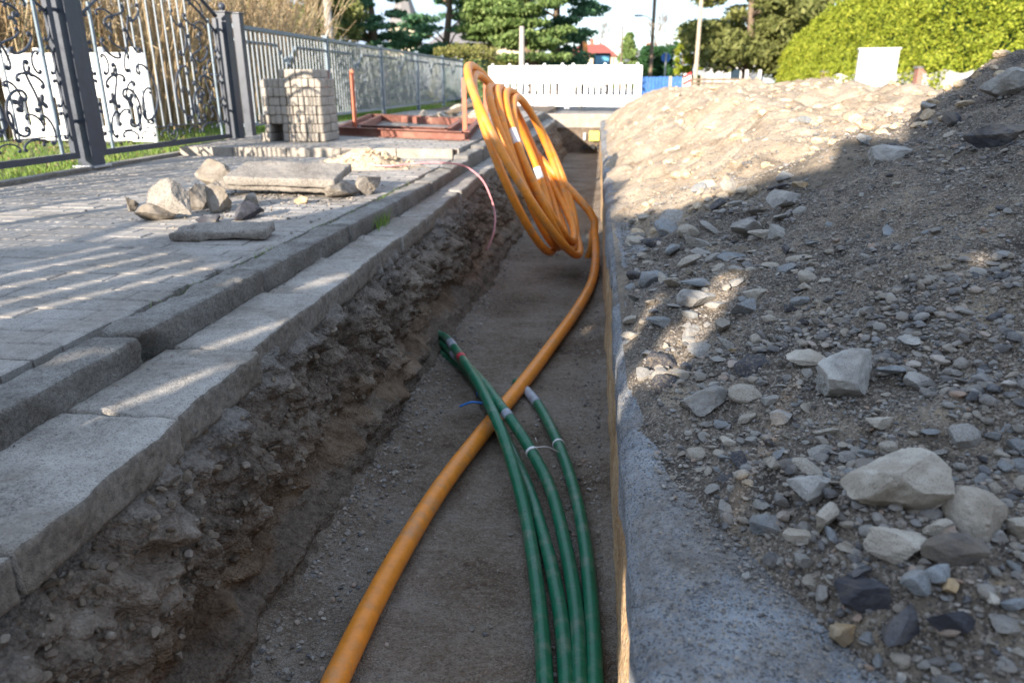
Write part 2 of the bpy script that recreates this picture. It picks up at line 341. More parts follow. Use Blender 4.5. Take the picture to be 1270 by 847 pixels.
# right trench wall (sand under the slab)
zs = np.linspace(-.10, ZF-.04, 42); Y, Zz = np.meshgrid(np.concatenate([np.arange(-.6, 4, .02), np.arange(4, YE+.05, .06)]), zs, indexing='ij')
Xw = XR+.004+.016*fbm(n3(Zz, Y), 3, 5, .55, 12).reshape(Y.shape)+.01*np.abs(fbm(n3(Zz*2.0, Y*.6), 9, 4, .6, 13)).reshape(Y.shape)
tag(mesh_np('sand_wall', n3(Xw, Y, Zz), grid_faces(*Y.shape, flip=True), M['sandwall'], smooth=True), kind='structure')
# left trench wall
yy = np.concatenate([np.arange(-.6, 3.2, .009), np.arange(3.2, 7, .02), np.arange(7, YE+.05, .05)]); zz = np.linspace(-.045, ZF-.05, 92)
Y, Zz = np.meshgrid(yy, zz, indexing='ij'); P = n3(Zz*0, Y, Zz)
d = np.clip((-.04-Zz)/(.60), 0, 1); rough = np.clip((-.05-Zz)/.06, 0, 1)*np.interp(Zz, [-.56, -.46], [.35, 1.0])
Ps = P*np.array([1, .55, 1.25]); big = fbm(Ps, 3.4, 4, .5, 21).reshape(Y.shape); clod = (.5-worley(P+.05*fbm(P, 9, 3, .5, 2)[:, None], 8.5, 31)).reshape(Y.shape); clod2 = (.5-worley(P, 24, 33)).reshape(Y.shape); fine = fbm(P, 30, 4, .65, 41).reshape(Y.shape)
ridge = (1-2*np.abs(fbm(P*[1, .5, 1.9]+.1*fbm(P, 6, 3, .5, 4)[:, None], 4.2, 4, .6, 57))).reshape(Y.shape)-.6
Xw = GX(Y)-.012+np.interp(Y, [1.3, 2.4, 3.7, 6], [.08, .11, .135, .19])*d**1.4+rough*(.085*big+.11*clod+.04*clod2+.022*fine+.045*ridge)
led = 1/(1+np.exp((Zz+.50+.03*fbm(n3(Y, Y*0), 1.2, 3).reshape(Y.shape))/.012)); Xw += led*.05
Xw += .01*np.sin((Zz+.2*Y*.12)*95)*(Zz < -.47)*(.5+.5*fbm(P, 2, 2, .5, 51).reshape(Y.shape))
wall_cols = None
def soil_layers():
    m, nt, b = new_mat('layered_trench_soil'); v = coords(nt, None, False); sp = nt.nodes.new('ShaderNodeSeparateXYZ'); nt.links.new(v, sp.inputs[0])
    n1 = noise(nt, v, 5, 8, .65, .3); n2 = noise(nt, v, 48, 6, .7); nb = noise(nt, v, 2.2, 4, .6)
    c = ramp(nt, math_(nt, 'ADD', math_(nt, 'MULTIPLY', n1, .6), math_(nt, 'MULTIPLY', n2, .4)), [(.36, (.055, .042, .032)), (.44, (.17, .135, .105)), (.53, (.3, .245, .195)), (.64, (.46, .4, .33))])
    zq = math_(nt, 'ADD', sp.outputs[2], math_(nt, 'MULTIPLY', math_(nt, 'SUBTRACT', nb, .5), .28))
    lo = ramp(nt, math_(nt, 'ADD', math_(nt, 'MULTIPLY', n1, .7), math_(nt, 'MULTIPLY', n2, .3)), [(.38, (.1, .062, .038)), (.5, (.21, .14, .085)), (.64, (.31, .225, .145))])
    f1 = ramp(nt, math_(nt, 'ADD', math_(nt, 'MULTIPLY', zq, -1.0), .0), [(.36, (0, 0, 0)), (.44, (.75,)*3), (.48, (.75,)*3), (.51, (.1,)*3)])
    c = mixc(nt, f1, c, lo)
    f2 = ramp(nt, math_(nt, 'MULTIPLY', zq, -1.0), [(.48, (0, 0, 0)), (.52, (.85,)*3)]); c = mixc(nt, f2, c, ramp(nt, n2, [(.35, (.1, .08, .062)), (.65, (.25, .205, .16))]))
    f3 = ramp(nt, math_(nt, 'MULTIPLY', zq, -1.0), [(.05, (.85,)*3), (.2, (0, 0, 0))]); c = mixc(nt, f3, c, ramp(nt, n2, [(.35, (.17, .16, .15)), (.65, (.36, .34, .315))]))
    finish(nt, b, c, .92, math_(nt, 'ADD', n2, math_(nt, 'MULTIPLY', math_(nt, 'SUBTRACT', 1.0, voro(nt, v, 120)), .5)), 1.0, .025, .2); return m
M['layers'] = soil_layers()
m, nt, b = new_mat('dirty_stones'); v = coords(nt, None, False); nn = noise(nt, v, 60, 5, .7); cc = ramp(nt, nt.nodes.new('ShaderNodeNewGeometry').outputs['Random Per Island'], [(0, (.1, .08, .062)), (.4, (.19, .155, .12)), (.8, (.26, .22, .175)), (1, (.33, .3, .265))])
finish(nt, b, mixc(nt, ramp(nt, nn, [(.4, (0, 0, 0)), (.6, (.6,)*3)]), cc, (.14, .11, .08)), .9, nn, .8, .006, .2); M['dirtstone'] = m
tag(mesh_np('trench_wall', n3(Xw, Y, Zz), grid_faces(*Y.shape), M['layers'], smooth=True), kind='structure')
wallX = (yy, zz, Xw)
def wall_at(y, z):
    i = np.searchsorted(yy, y).clip(0, len(yy)-1); j = np.searchsorted(-zz, -z).clip(0, len(zz)-1); return Xw[i, j]
# trench floor
ys = np.concatenate([np.arange(-.6, 4, .016), np.arange(4, YE+.1, .05)]); xs = np.linspace(-.95, .14, 70); Y, X = np.meshgrid(ys, xs, indexing='ij')
def floorz(X, Y):
    X = np.asarray(X, float); P = n3(X, Y*2.2); return (ZF+.026*fbm(P, 2.2, 6, .62, 61)+.006*fbm(P, 22, 3, .6, 63)+.05*np.clip((-.6-X.ravel())/.2, 0, 1)**2+.025*np.clip((X.ravel()+.02)/.12, 0, 1)**2).reshape(X.shape)
tag(mesh_np('trench_floor', n3(X, Y, floorz(X, Y)), grid_faces(*Y.shape, flip=True), M['floor'], smooth=True), kind='structure')
# far end of the trench: concrete edge over soil
mb = MB(); mb.box((-1.1, YE, -.16), (.3, YE+.28, .1), .01); tag(mb.build('trench_end_slab', M['paver_new']), kind='structure')
Y, Zz = np.meshgrid(np.linspace(-1.1, .3, 60), np.linspace(-.15, -.7, 30), indexing='ij')
tag(mesh_np('trench_end_wall', n3(Y, YE+.03+.03*fbm(n3(Y, Zz), 5, 4).reshape(Y.shape), Zz), grid_faces(*Y.shape), M['soil'], smooth=True), kind='structure')
# earth under kerb and pavement on the left
mb = MB(); mb.box((-1.35, -4, -.3), (-.97, YE+.2, -.045)); mb.box((-60, -8, -.3), (-1.28, 60, -.005)); tag(mb.build('bedding_soil', M['soil']), kind='structure')
# pavement of individual bevelled blocks in one sheet: rows across the pavement
def kx(y): return float(np.interp(y, [0, 1.4, 2.3, 4.1, 6.5, 9, 15], [-1.215, -1.205, -1.175, -1.11, -1.09, -1.07, -1.05]))
def block_field(x0, xk, y0, y1, z, name, mat):
    Vs = []; Fs = []; n = 0; bw, bl, g = .1, .2, .004; th = .06; bev = .006; row = 0; y = y0
    while y < y1:
        off = (row % 2)*bl/2; x = x0-off; x1 = kx(y+.05)-.075-xk
        while x < x1:
            a, b_ = max(x, x0)+g/2, min(x+bl, x1)-g/2
            if b_-a > .03:
                dz = z+random.uniform(-.0022, .0022); tx = random.uniform(-.006, .006); ty = random.uniform(-.01, .01); c, d_ = y+g/2, y+bw-g/2
                def zz_(px, py): return dz+tx*(px-(a+b_)/2)+ty*(py-(c+d_)/2)
                o = [(a, c), (b_, c), (b_, d_), (a, d_)]; i_ = [(a+bev, c+bev), (b_-bev, c+bev), (b_-bev, d_-bev), (a+bev, d_-bev)]
                Vs += [(px, py, z-th) for px, py in o]+[(px, py, zz_(px, py)-bev*.6) for px, py in o]+[(px, py, zz_(px, py)) for px, py in i_]
                for k in range(4):
                    k2 = (k+1) % 4; Fs += [(n+k, n+k2, n+4+k2, n+4+k), (n+4+k, n+4+k2, n+8+k2, n+8+k)]
                Fs.append((n+8, n+9, n+10, n+11)); n += 12
            x += bl
        y += bw; row += 1
    o = mesh_np(name, Vs, Fs, mat); tag(o, kind='structure'); return o
block_field(-3.72, .045, -1.5, 6.45, .054, 'pavement', M['paver'])
block_field(-3.72, .015, 6.47, 15.2, .135, 'raised_pavement', M['paver'])
mb = MB(); mb.box((-3.73, -1.6, -.05), (-1.34, 6.44, .044)); mb.box((-3.73, 6.46, -.05), (-1.20, 15.3, .125)); mb.box((-1.34, 2.0, -.05), (-1.25, 6.44, .02)); mb.box((-1.26, 3.6, -.05), (-1.2, 6.44, .018)); mb.box((-3.73, 15.3, -.1), (-1.0, 60, .1)); tag(mb.build('pavement_bed', M['soil']), kind='structure')
mb = MB()
for k in range(5): mb.box((-3.72+k*.5, 6.405, .0), (-3.72+k*.5+.494, 6.462, .132), .006)
tag(mb.build('pavement_step', M['paver_new']), kind='structure')
mb = MB(); mb.box((-3.80, -3, -.05), (-3.725, 19.5, .085), .01); tag(mb.build('lawn_edging', M['concrete']), kind='structure')
mb = MB(); mb.box((-60, -8, -.05), (-3.80, 70, .06)); tag(mb.build('lawn', M['lawn_soil']), kind='structure')

# ------------------------------------------------------------------ kerb stones and gutter slabs
def rough_block(name, L, Wd, Hh, mat, amp=.01, seed=0, res=.014, round_=.012, parent=None, notch=None, smooth=True):
    nx, ny, nz = max(4, int(Wd/res)), max(4, int(L/res)), max(4, int(Hh/res))
    bm = bmesh.new(); bmesh.ops.create_cube(bm, size=1.0)
    def cut(ax, n):
        for k in range(1, n):
            no = Vector((0, 0, 0)); no[ax] = 1; co = Vector((0, 0, 0)); co[ax] = -.5+k/n
            bmesh.ops.bisect_plane(bm, geom=bm.verts[:]+bm.edges[:]+bm.faces[:], plane_co=co, plane_no=no)
    cut(0, nx); cut(1, ny); cut(2, nz)
    me = bpy.data.meshes.new(name); bm.to_mesh(me); bm.free(); n = len(me.vertices); V = np.empty(n*3, np.float32); me.vertices.foreach_get('co', V); V = V.reshape(-1, 3).astype(float)
    V *= [Wd, L, Hh]; hs = np.array([Wd, L, Hh])/2; inner = np.clip(V, -(hs-round_), hs-round_); dd = V-inner; l = np.linalg.norm(dd, axis=1)[:, None]+1e-9
    V = inner+dd/l*np.minimum(l, round_); nn = dd/l
    Q = V+seed*3.7
    V += nn*(amp*(fbm(Q, 7, 5, .6, seed)*1.2-.6*(worley(Q, 24, seed)-.5)+.35*fbm(Q, 38, 3, .6, seed+2))[:, None])
    if notch: V = notch(V)
    me.vertices.foreach_set('co', V.astype(np.float32).ravel()); me.materials.append(mat); me.polygons.foreach_set('use_smooth', np.full(len(me.polygons), smooth)); me.update()
    return link(bpy.data.objects.new(name, me), parent)
ORD = ['first', 'second', 'third', 'fourth', 'fifth', 'sixth', 'seventh', 'eighth', 'ninth', 'tenth', 'eleventh', 'twelfth', 'thirteenth', 'fourteenth', 'fifteenth', 'sixteenth', 'seventeenth', 'eighteenth', 'nineteenth', 'twentieth', 'twenty-first', 'twenty-second', 'twenty-third', 'twenty-fourth', 'twenty-fifth', 'twenty-sixth', 'twenty-seventh', 'twenty-eighth', 'twenty-ninth', 'thirtieth', 'thirty-first', 'thirty-second']
def kx(y): return float(np.interp(y, [0, 1.4, 2.3, 4.1, 6.5, 9, 15], [-1.215, -1.205, -1.175, -1.11, -1.09, -1.07, -1.05]))
def gx(y): return float(np.interp(y, [0, 1.3, 2.0, 3.4, 5.8, 8, 15], [-.862, -.866, -.9, -.885, -.868, -.83, -.76]))
def kz(y): return float(np.interp(y, [5.5, 7.5], [0, .06]))
y = .1; k = 0
while y < 14.7:
    L = random.choice([.62, .7, .78, .68, .84]) if k != 0 else 1.55
    if k == 1: L = .68
    res = .011 if y < 3 else (.02 if y < 6 else .035)
    nf = None
    if k == 1:
        def nf(V, L=L):
            d_ = np.linalg.norm((V-np.array([.08, -L/2, .0]))/np.array([.10, .12, .10]), axis=1); m = d_ < 1
            V[m] += (1-d_[m])[:, None]*np.array([-.10, .03, -.03]); return V
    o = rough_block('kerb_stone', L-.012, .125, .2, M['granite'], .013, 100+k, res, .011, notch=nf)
    a, b_ = kx(y), kx(y+L); o.location = ((a+b_)/2+random.uniform(-.004, .004), y+L/2, -.028+kz(y+L/2)+random.uniform(-.004, .004)); o.rotation_euler = (random.uniform(-.006, .006), random.uniform(-.02, .02), -math.atan2(b_-a, L))
    tag(o, 'rough granite kerb stone with a broken hollow corner near the camera' if k == 1 else f'rough grey granite kerb stone beside the paving, {ORD[k]} from the camera', 'kerb stone', 'granite kerb stones along the pavement')
    y += L; k += 1
y = -.35; k = 0; joints = [.86, 1.34, 1.75, 2.31, 2.83]
while y < 14.7:
    y2 = next((j for j in joints if j > y+.1), y+.5); L = y2-y; x1 = gx((y+y2)/2)+random.uniform(-.008, .008)*(k > 1); x0 = kx((y+y2)/2)+.062
    res = .010 if y < 3 else (.02 if y < 6 else .04)
    def nf(V, sd=k):
        wt = np.clip((V[:, 0]-.0)/.05, 0, 1); V[:, 0] += wt*.016*fbm(V*[1, 1, .8]+sd, 8, 5, .62, sd); V[:, 2] -= wt**3*.008*np.clip(.2+fbm(V+sd, 12, 3, .6, sd+1), 0, 1); return V
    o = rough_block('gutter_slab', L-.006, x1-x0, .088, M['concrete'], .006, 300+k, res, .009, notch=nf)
    o.location = ((x0+x1)/2, (y+y2)/2, -.044+random.uniform(-.003, .003)); o.rotation_euler = (random.uniform(-.004, .004), random.uniform(-.008, .008), 0)
    nearlab = 'concrete gutter slab overhanging the trench edge'
    tag(o, f'{nearlab}, {ORD[k]} from the camera', 'gutter slab', 'concrete slabs along the left trench edge')
    y = y2; k += 1

# ------------------------------------------------------------------ heaps on the right
def smin(a, b, k): h = np.clip(.5+.5*(b-a)/k, 0, 1); return b*(1-h)+a*h-k*h*(1-h)
def smax(a, b, k): return -smin(-a, -b, k)
TOEY = [0, .73, .92, 1.18, 1.37, 1.84, 2.28, 2.83, 3.3, 4.8, 8, 14]; TOEX = [.5, .39, .275, .17, .128, .115, .115, .115, .115, .12, .12, .15]
def hz_dark(X, Y, det=True):
    X = np.asarray(X, float); Y = np.asarray(Y, float); s = X.shape; P = n3(X, Y)
    toe = np.interp(Y, TOEY, TOEX)+.03*fbm(n3(X*0, Y), 4, 3, .5, 77).reshape(s)
    d = X-toe; dp = np.clip(d, 0, 9); near = np.interp(Y, [.5, 1.1, 1.9, 3], [.55, .8, .95, 1.0]); z = np.where(d < 0, .6*d, near*(.30*dp+.085*dp*dp+.05*(1-np.exp(-dp/.07))))
    z = smin(z, .80+0*z, .10)
    edge = np.interp(X, [.0, .9, 1.2, 1.8, 2.4], [2.7, 3.25, 3.45, 3.6, 3.7])+.14*fbm(P, 2.5, 3, .5, 78).reshape(s); ov = np.clip(Y-edge, 0, 9)
    z = z-ov*1.0-.05*np.clip(ov/.05, 0, 1)
    z = z+np.clip(d*6, 0, 1)*(.07*fbm(P, 2.3, 3, .5, 79).reshape(s))
    if det: z = z+np.clip(d*14, -.2, 1)*(.034*fbm(P, 7, 5, .62, 80).reshape(s)+.020*(.5-worley(P, 14, 81)).reshape(s)+.004*fbm(P, 60, 3, .7, 82).reshape(s))
    return z-.012
def hz_sand(X, Y, det=True):
    X = np.asarray(X, float); Y = np.asarray(Y, float); s = X.shape; P = n3(X, Y)
    toe = np.interp(Y, TOEY, TOEX)+.035*fbm(n3(X*0, Y), 2.2, 4, .6, 87).reshape(s)
    d = X-toe; z = d*np.interp(Y, [3, 5, 8, 13], [.42, .5, .62, .7])
    cap = .55+.11*fbm(n3(X*.7, Y), .8, 2, .5, 92).reshape(s)+np.interp(X, [.3, .8, 1.6, 2.2, 3.0], [.03, .02, -.04, .09, -.02])
    z = smin(z, cap, .12); z = smin(z, (3.9+.1*np.clip(Y-6, -3, 3)-X)*.42, .15); z = smin(z, (14.2-Y)*.7+.25*(X > 9), .15); z = smin(z, (Y-1.9)*.5, .1)
    if det: z = z+np.clip(d*9, -.2, 1)*(.11*fbm(P, 2.2, 4, .55, 88).reshape(s)+.07*(.5-worley(P, 5, 89)).reshape(s)+.024*fbm(P, 12, 4, .6, 90).reshape(s))
    return z-.012
ys = np.concatenate([np.arange(-.4, 3.0, .0095), np.arange(3.0, 4.6, .016)]); xs = np.concatenate([np.arange(.10, 1.4, .0095), np.arange(1.4, 3.2, .03)])
Y, X = np.meshgrid(ys, xs, indexing='ij')
dark_heap = mesh_np('rubble_heap', n3(X, Y, hz_dark(X, Y)), grid_faces(*Y.shape, flip=True), M['gravelsoil'], smooth=True)
tag(dark_heap, 'dark grey-brown heap of soil, gravel and broken road stone on the right of the trench', 'rubble heap')
ys = np.concatenate([np.arange(1.9, 6, .02), np.arange(6, 14.6, .045)]); xs = np.arange(.1, 5.0, .028)
Y, X = np.meshgrid(ys, xs, indexing='ij'); ZS = hz_sand(X, Y)
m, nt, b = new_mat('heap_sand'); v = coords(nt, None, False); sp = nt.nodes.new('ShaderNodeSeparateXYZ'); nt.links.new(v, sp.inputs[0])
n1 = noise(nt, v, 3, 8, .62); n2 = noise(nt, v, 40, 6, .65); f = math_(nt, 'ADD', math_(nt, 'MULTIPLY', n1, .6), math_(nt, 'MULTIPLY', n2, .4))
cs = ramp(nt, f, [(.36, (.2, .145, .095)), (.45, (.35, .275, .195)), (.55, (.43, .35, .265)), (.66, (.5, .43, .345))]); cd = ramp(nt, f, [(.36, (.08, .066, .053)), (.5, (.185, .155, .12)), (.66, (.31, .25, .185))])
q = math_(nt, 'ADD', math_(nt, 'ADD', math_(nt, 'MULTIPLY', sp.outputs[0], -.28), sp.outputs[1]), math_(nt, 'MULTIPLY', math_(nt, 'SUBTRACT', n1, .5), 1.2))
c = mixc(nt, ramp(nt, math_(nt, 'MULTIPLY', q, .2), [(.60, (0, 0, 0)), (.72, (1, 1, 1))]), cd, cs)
vg = voro(nt, v, 110, 'Color'); sg = nt.nodes.new('ShaderNodeSeparateColor'); nt.links.new(vg, sg.inputs[0]); c = mixc(nt, math_(nt, 'MULTIPLY', math_(nt, 'LESS_THAN', sg.outputs[0], .1), .3), c, (.16, .14, .12))
finish(nt, b, c, .92, math_(nt, 'ADD', n2, math_(nt, 'MULTIPLY', n1, .6)), .9, .02, .2)
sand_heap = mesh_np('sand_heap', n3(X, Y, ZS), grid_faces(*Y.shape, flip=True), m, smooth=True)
tag(sand_heap, 'long heap of pale yellow sand lying along the right trench edge', 'sand heap')
def hz(x, y):
    x = np.atleast_1d(np.asarray(x, float)); y = np.atleast_1d(np.asarray(y, float)); return np.maximum(np.maximum(hz_dark(x, y), np.where(y > 1.9, hz_sand(x, y), -1)), -.006)
def hit(px, py):          # pixel -> point on the heaps
    d = ray(px, py); t = np.linspace(.5, 16, 1500); x = d.x*t; y = d.y*t; z = HC+d.z*t; h = hz(x, y); k = np.argmax(z < h); return Vector((x[k], y[k], h[k])), t[k]*1.0

# ------------------------------------------------------------------ stones
def ico(sub):
    bm = bmesh.new(); bmesh.ops.create_icosphere(bm, subdivisions=sub, radius=1); bm.verts.ensure_lookup_table(); V = np.array([v.co[:] for v in bm.verts]); F = np.array([[v.index for v in f.verts] for f in bm.faces]); bm.free(); return V, F
I1, I2, I4, I5 = ico(1), ico(2), ico(4), ico(5)
def rock_shape(base, seed, planes=9, rough=.05, angular=.8, dims=(1, .8, .6)):
    r = np.random.default_rng(seed); V = base[0].copy()
    for k in range(planes):
        n = r.normal(size=3); n /= np.linalg.norm(n); dpl = r.uniform(.34, .78)*angular+(1-angular)
        s = V @ n; m = s > dpl; V[m] -= (s[m]-dpl)[:, None]*n*(1-.02)
    V *= dims
    if rough:
        nn = V/np.linalg.norm(V, axis=1)[:, None]; V += nn*(rough*fbm(V+seed, 2.2, 5, .6, seed)+rough*.4*fbm(V+seed, 9, 3, .6, seed))[:, None]
    return V, base[1]
ROCKS = []
for k in range(14):
    V, F = rock_shape(I4, 500+k, 9+k % 5, .08, .9 if k % 3 else .5, [(1, .78, .55), (1, .9, .7), (1, .6, .45), (1, .8, .35)][k % 4])
    me = bpy.data.meshes.new('stone'); me.from_pydata(V.tolist(), [], F.tolist()); me.polygons.foreach_set('use_smooth', np.ones(len(me.polygons), bool))
    try: me.set_sharp_from_angle(angle=R(28))
    except Exception: pass
    me.update(); ROCKS.append(me)
def rock(px, py, w, label, matk='grey_rock', shape=0, rz=0., tilt=(0, 0), dims=(1, 1, 1), z=None, name='stone', sink=.35, group=None, size=None, cat='stone', loc=None, planes=10, seed=None):
    if loc is not None: p = Vector(loc); t = (p-CAM).dot(FW)
    elif z is None: p, t = hit(px, py)
    else: p = at(px, py, z); t = (p-CAM).dot(FW)
    s = size or w/FPX*t/2
    V, F = rock_shape(I5 if s > .02 else I4, seed or (900+int(px*7+py*3) % 5000), planes+4, .085, .93, (1.12, .92, .8))
    me = bpy.data.meshes.new(name); me.from_pydata((V*np.array(dims)*s).tolist(), [], F.tolist()); me.polygons.foreach_set('use_smooth', np.ones(len(me.polygons), bool))
    try: me.set_sharp_from_angle(angle=R(24))
    except Exception: pass
    me.materials.append(M[matk]); o = link(bpy.data.objects.new(name, me)); o.rotation_euler = (tilt[0], tilt[1], rz)
    o.location = p+Vector((0, 0, s*.62*dims[2]*(1-2*sink))); tag(o, label, cat, group); return o
G = 'large stones on the rubble heap'
BIG = [(1108, 612, 118, 'largest tan angular boulder on the heap, in the lower right of the rubble', 'tan_rock', .3, (1, .85, .95)),
 (1042, 478, 92, 'pale grey wedge-shaped stone lying alone in the middle of the dark heap', 'grey_rock', .5, (1, .8, .8)),
 (1212, 648, 74, 'light tan pointed boulder just right of the largest boulder', 'tan_rock', 1.9, (1, .9, .9)),
 (1262, 662, 50, 'tan boulder cut by the right edge of the picture', 'tan_rock', .9, (1, 1, .9)),
 (1110, 672, 70, 'flat buff stone tucked beneath the largest boulder', 'tan_rock', .2, (1, .8, .5)),
 (1068, 745, 78, 'dark slate-coloured slab of broken asphalt above the ochre stone', 'asphalt_lump', -.5, (1, .6, .6)),
 (1042, 787, 38, 'knobbly ochre-orange stone on the blue-grey road edge', 'ochre_rock', 1.2, (1, .9, 1.1)),
 (1010, 605, 72, 'rough grey lump of road crust left of the largest boulder', 'grey_rock', .3, (1, .8, .7)),
 (1022, 648, 46, 'crumbly grey-tan stone below the rough grey lump', 'tan_rock', .9, (1, .8, .9)),
 (1030, 668, 28, 'small upright triangular grey stone in front of the crumbly one', 'blue_rock', 1.3, (1, .7, 1.1)),
 (947, 652, 40, 'blue-grey cube-like stone at the edge of the bare road', 'blue_rock', .4, (1, .9, .95)),
 (993, 672, 36, 'rounded brown stone between the blue cube and the crumbly stone', 'tan_rock', .1, (1, .7, .7)),
 (1188, 690, 66, 'black glossy lump of asphalt under the pointed boulder', 'asphalt_lump', -.3, (1, .7, .7)),
 (1160, 662, 34, 'smooth cream cobble right below the largest boulder', 'tan_rock', .4, (1, .9, .8)),
 (1165, 712, 30, 'small sage-grey cobble below the smooth cream one', 'blue_rock', .4, (1, .9, .9)),
 (1137, 735, 38, 'lumpy pale blue-grey stone in the lower right gravel', 'blue_rock', .6, (1, .9, 1)),
 (1176, 735, 30, 'pinkish red-tinted stone in the lower right gravel', 'ochre_rock', 1.0, (1, .9, .8)),
 (1222, 750, 30, 'pale oval pebble right of the pinkish stone', 'tan_rock', 1.2, (1, .8, .9)),
 (1245, 778, 40, 'flat grey-green stone near the lower right corner', 'blue_rock', .1, (1, .7, .6)),
 (1120, 775, 56, 'dark grey broken stone below the slate-coloured slab', 'asphalt_lump', .8, (1, .8, .8)),
 (1178, 778, 56, 'black cracked lump beside the lower right pebbles', 'asphalt_lump', .2, (1, .8, .9)),
 (1262, 755, 36, 'dark blue stone at the lower right edge of the picture', 'blue_rock', .2, (1, .8, .8)),
 (1092, 530, 52, 'flat grey-tan stone half buried above the largest boulder', 'tan_rock', .5, (1, .6, .4)),
 (1000, 440, 54, 'thin flat buff stone just left of the lone wedge stone', 'tan_rock', .1, (1, .6, .28)),
 (1130, 420, 44, 'triangular grey stone lying right of the lone wedge stone', 'grey_rock', .9, (1, .8, .4)),
 (1112, 457, 54, 'long blue-grey flake right above the wedge stone', 'blue_rock', .35, (1, .4, .35)),
 (1140, 475, 40, 'half-buried pale stone below the blue-grey flake', 'grey_rock', .2, (1, .8, .6)),
 (895, 405, 42, 'pale upright block in the sunlit strip of the heap', 'grey_rock', 1.1, (1, .6, .8)),
 (868, 372, 52, 'wide grey block at the top of the sunlit strip', 'grey_rock', .5, (1, .65, .7)),
 (865, 350, 46, 'flat pale grey stone above the wide grey block', 'blue_rock', .3, (1, .6, .4)),
 (848, 464, 44, 'long thin buff stone near the road edge', 'tan_rock', .05, (1, .4, .35)),
 (870, 500, 58, 'rough dark conglomerate lump near the road edge', 'grey_rock', .4, (1, .8, .6)),
 (968, 520, 32, 'grey rectangular stone at the end of the light strip', 'grey_rock', .5, (1, .8, .7)),
 (930, 290, 50, 'cracked grey rock in the upper middle of the shaded slope', 'grey_rock', .7, (1, .8, .8)),
 (865, 300, 54, 'long slanting grey slab on the shaded slope near the trench', 'grey_rock', .6, (1, .45, .4)),
 (975, 252, 44, 'square brown-grey stone close below the sand boundary', 'grey_rock', .1, (1, .9, .8)),
 (905, 320, 30, 'dull green-grey stone below the cracked rock', 'blue_rock', .2, (1, .8, .6)),
 (1100, 285, 34, 'blue-grey flat stone alone high on the dark slope', 'blue_rock', 1.2, (1, .6, .4)),
 (970, 222, 24, 'pale blue-grey stone beside the reddish stone', 'blue_rock', .4, (1, .9, .8)),
 (992, 233, 20, 'reddish brick fragment below the sand boundary', 'ochre_rock', .4, (1, .8, .7)),
 (1095, 190, 66, 'long dark slab poking out of the ridge of the dark heap', 'grey_rock', .35, (1, .6, .5)),
 (1250, 112, 60, 'big brown boulder on the ridge at the right edge of the picture', 'grey_rock', .4, (1, .8, .8)),
 (1240, 170, 74, 'dark purplish boulder below the ridge at the right edge', 'asphalt_lump', .1, (1, .7, .6)),
 (1180, 152, 24, 'small dark knob of asphalt on the ridge of the dark heap', 'asphalt_lump', .1, (1, .9, 1)),
 (1072, 172, 32, 'blue-grey flat slab lying on the sunlit sand', 'blue_rock', .9, (1, .55, .5)),
 (995, 150, 20, 'small blue-grey stone high on the sunlit sand', 'blue_rock', .3, (1, .8, .6)),
 (1150, 133, 22, 'small pale lump on the right shoulder of the sand heap', 'grey_rock', .1, (1, .9, .9)),
 (925, 717, 17, 'lone pale pebble on the bare blue-grey road edge', 'grey_rock', .1, (1, .9, .9)),
 (900, 552, 20, 'small buff cobble beside the light strip', 'tan_rock', .1, (1, .9, .9))]
placed = []
for i, (px, py, w, lab, mk, rz, dm) in enumerate(BIG):
    o = rock(px, py+w*.12, w*1.2, lab, mk, rz=rz, tilt=(random.uniform(-.3, .3), random.uniform(-.3, .3)), dims=dm, group=G, name='rock', cat='rock', sink=.22)
    placed.append((o.location.x, o.location.y, w/FPX*(o.location-CAM).dot(FW)/2))
def free(x, y, r): return all((x-a)**2+(y-b)**2 > (.8*c+r)**2 for a, b, c in placed)
# individual smaller stones: the ~235 that show largest
cols = [('grey_rock', 'small grey'), ('tan_rock', 'small buff'), ('blue_rock', 'small blue-grey'), ('asphalt_lump', 'small black'), ('ochre_rock', 'small ochre')]
def inst_stone(x, y, z, s, mk, label, group):
    me0 = random.choice(ROCKS); key = ('st', me0.name, mk)
    if key not in M:
        c = me0.copy(); c.materials.clear(); c.materials.append(M[mk]); M[key] = c
    o = link(bpy.data.objects.new('stone', M[key])); o.scale = (s, s, s*random.uniform(.7, 1)); o.rotation_euler = (random.uniform(-.5, .5), random.uniform(-.5, .5), random.uniform(0, 6.3)); o.location = (x, y, z+s*.12)
    tag(o, label, 'stone', group); return o
n = 0; tries = 0
while n < 285 and tries < 12000:
    tries += 1
    if n < 125:      # lower right rubble
        px, py = random.uniform(860, 1268), random.uniform(540, 845)
        if px < 860+max(0, (py-600))*.95: continue
        sz = random.choice((random.uniform(9, 24), random.uniform(20, 46)))
    elif n < 240: px = random.uniform(772, 1010); py = random.uniform(235, 540) if px > 850 else random.uniform(270, 480); sz = random.choice((random.uniform(9, 24), random.uniform(20, 48), random.uniform(16, 34)))
    else: px, py = random.uniform(1000, 1268), random.uniform(160, 560); sz = random.uniform(6, 17)
    p, t = hit(px, py); s = sz/FPX*t/2
    if p.x < .12 or p.y > 5 or not free(p.x, p.y, s*.9): continue
    mk, cl = random.choices(cols, [4, 5, 3, 1.4, .3])[0]
    region = 'among the large boulders at the lower right' if n < 125 else ('on the slope of the heap beside the trench' if n < 240 else 'scattered on the upper part of the dark heap')
    inst_stone(p.x, p.y, p.z, s*1.1, mk, f'{cl} stone {region}', f'{cl} stones {region}'); placed.append((p.x, p.y, s)); n += 1
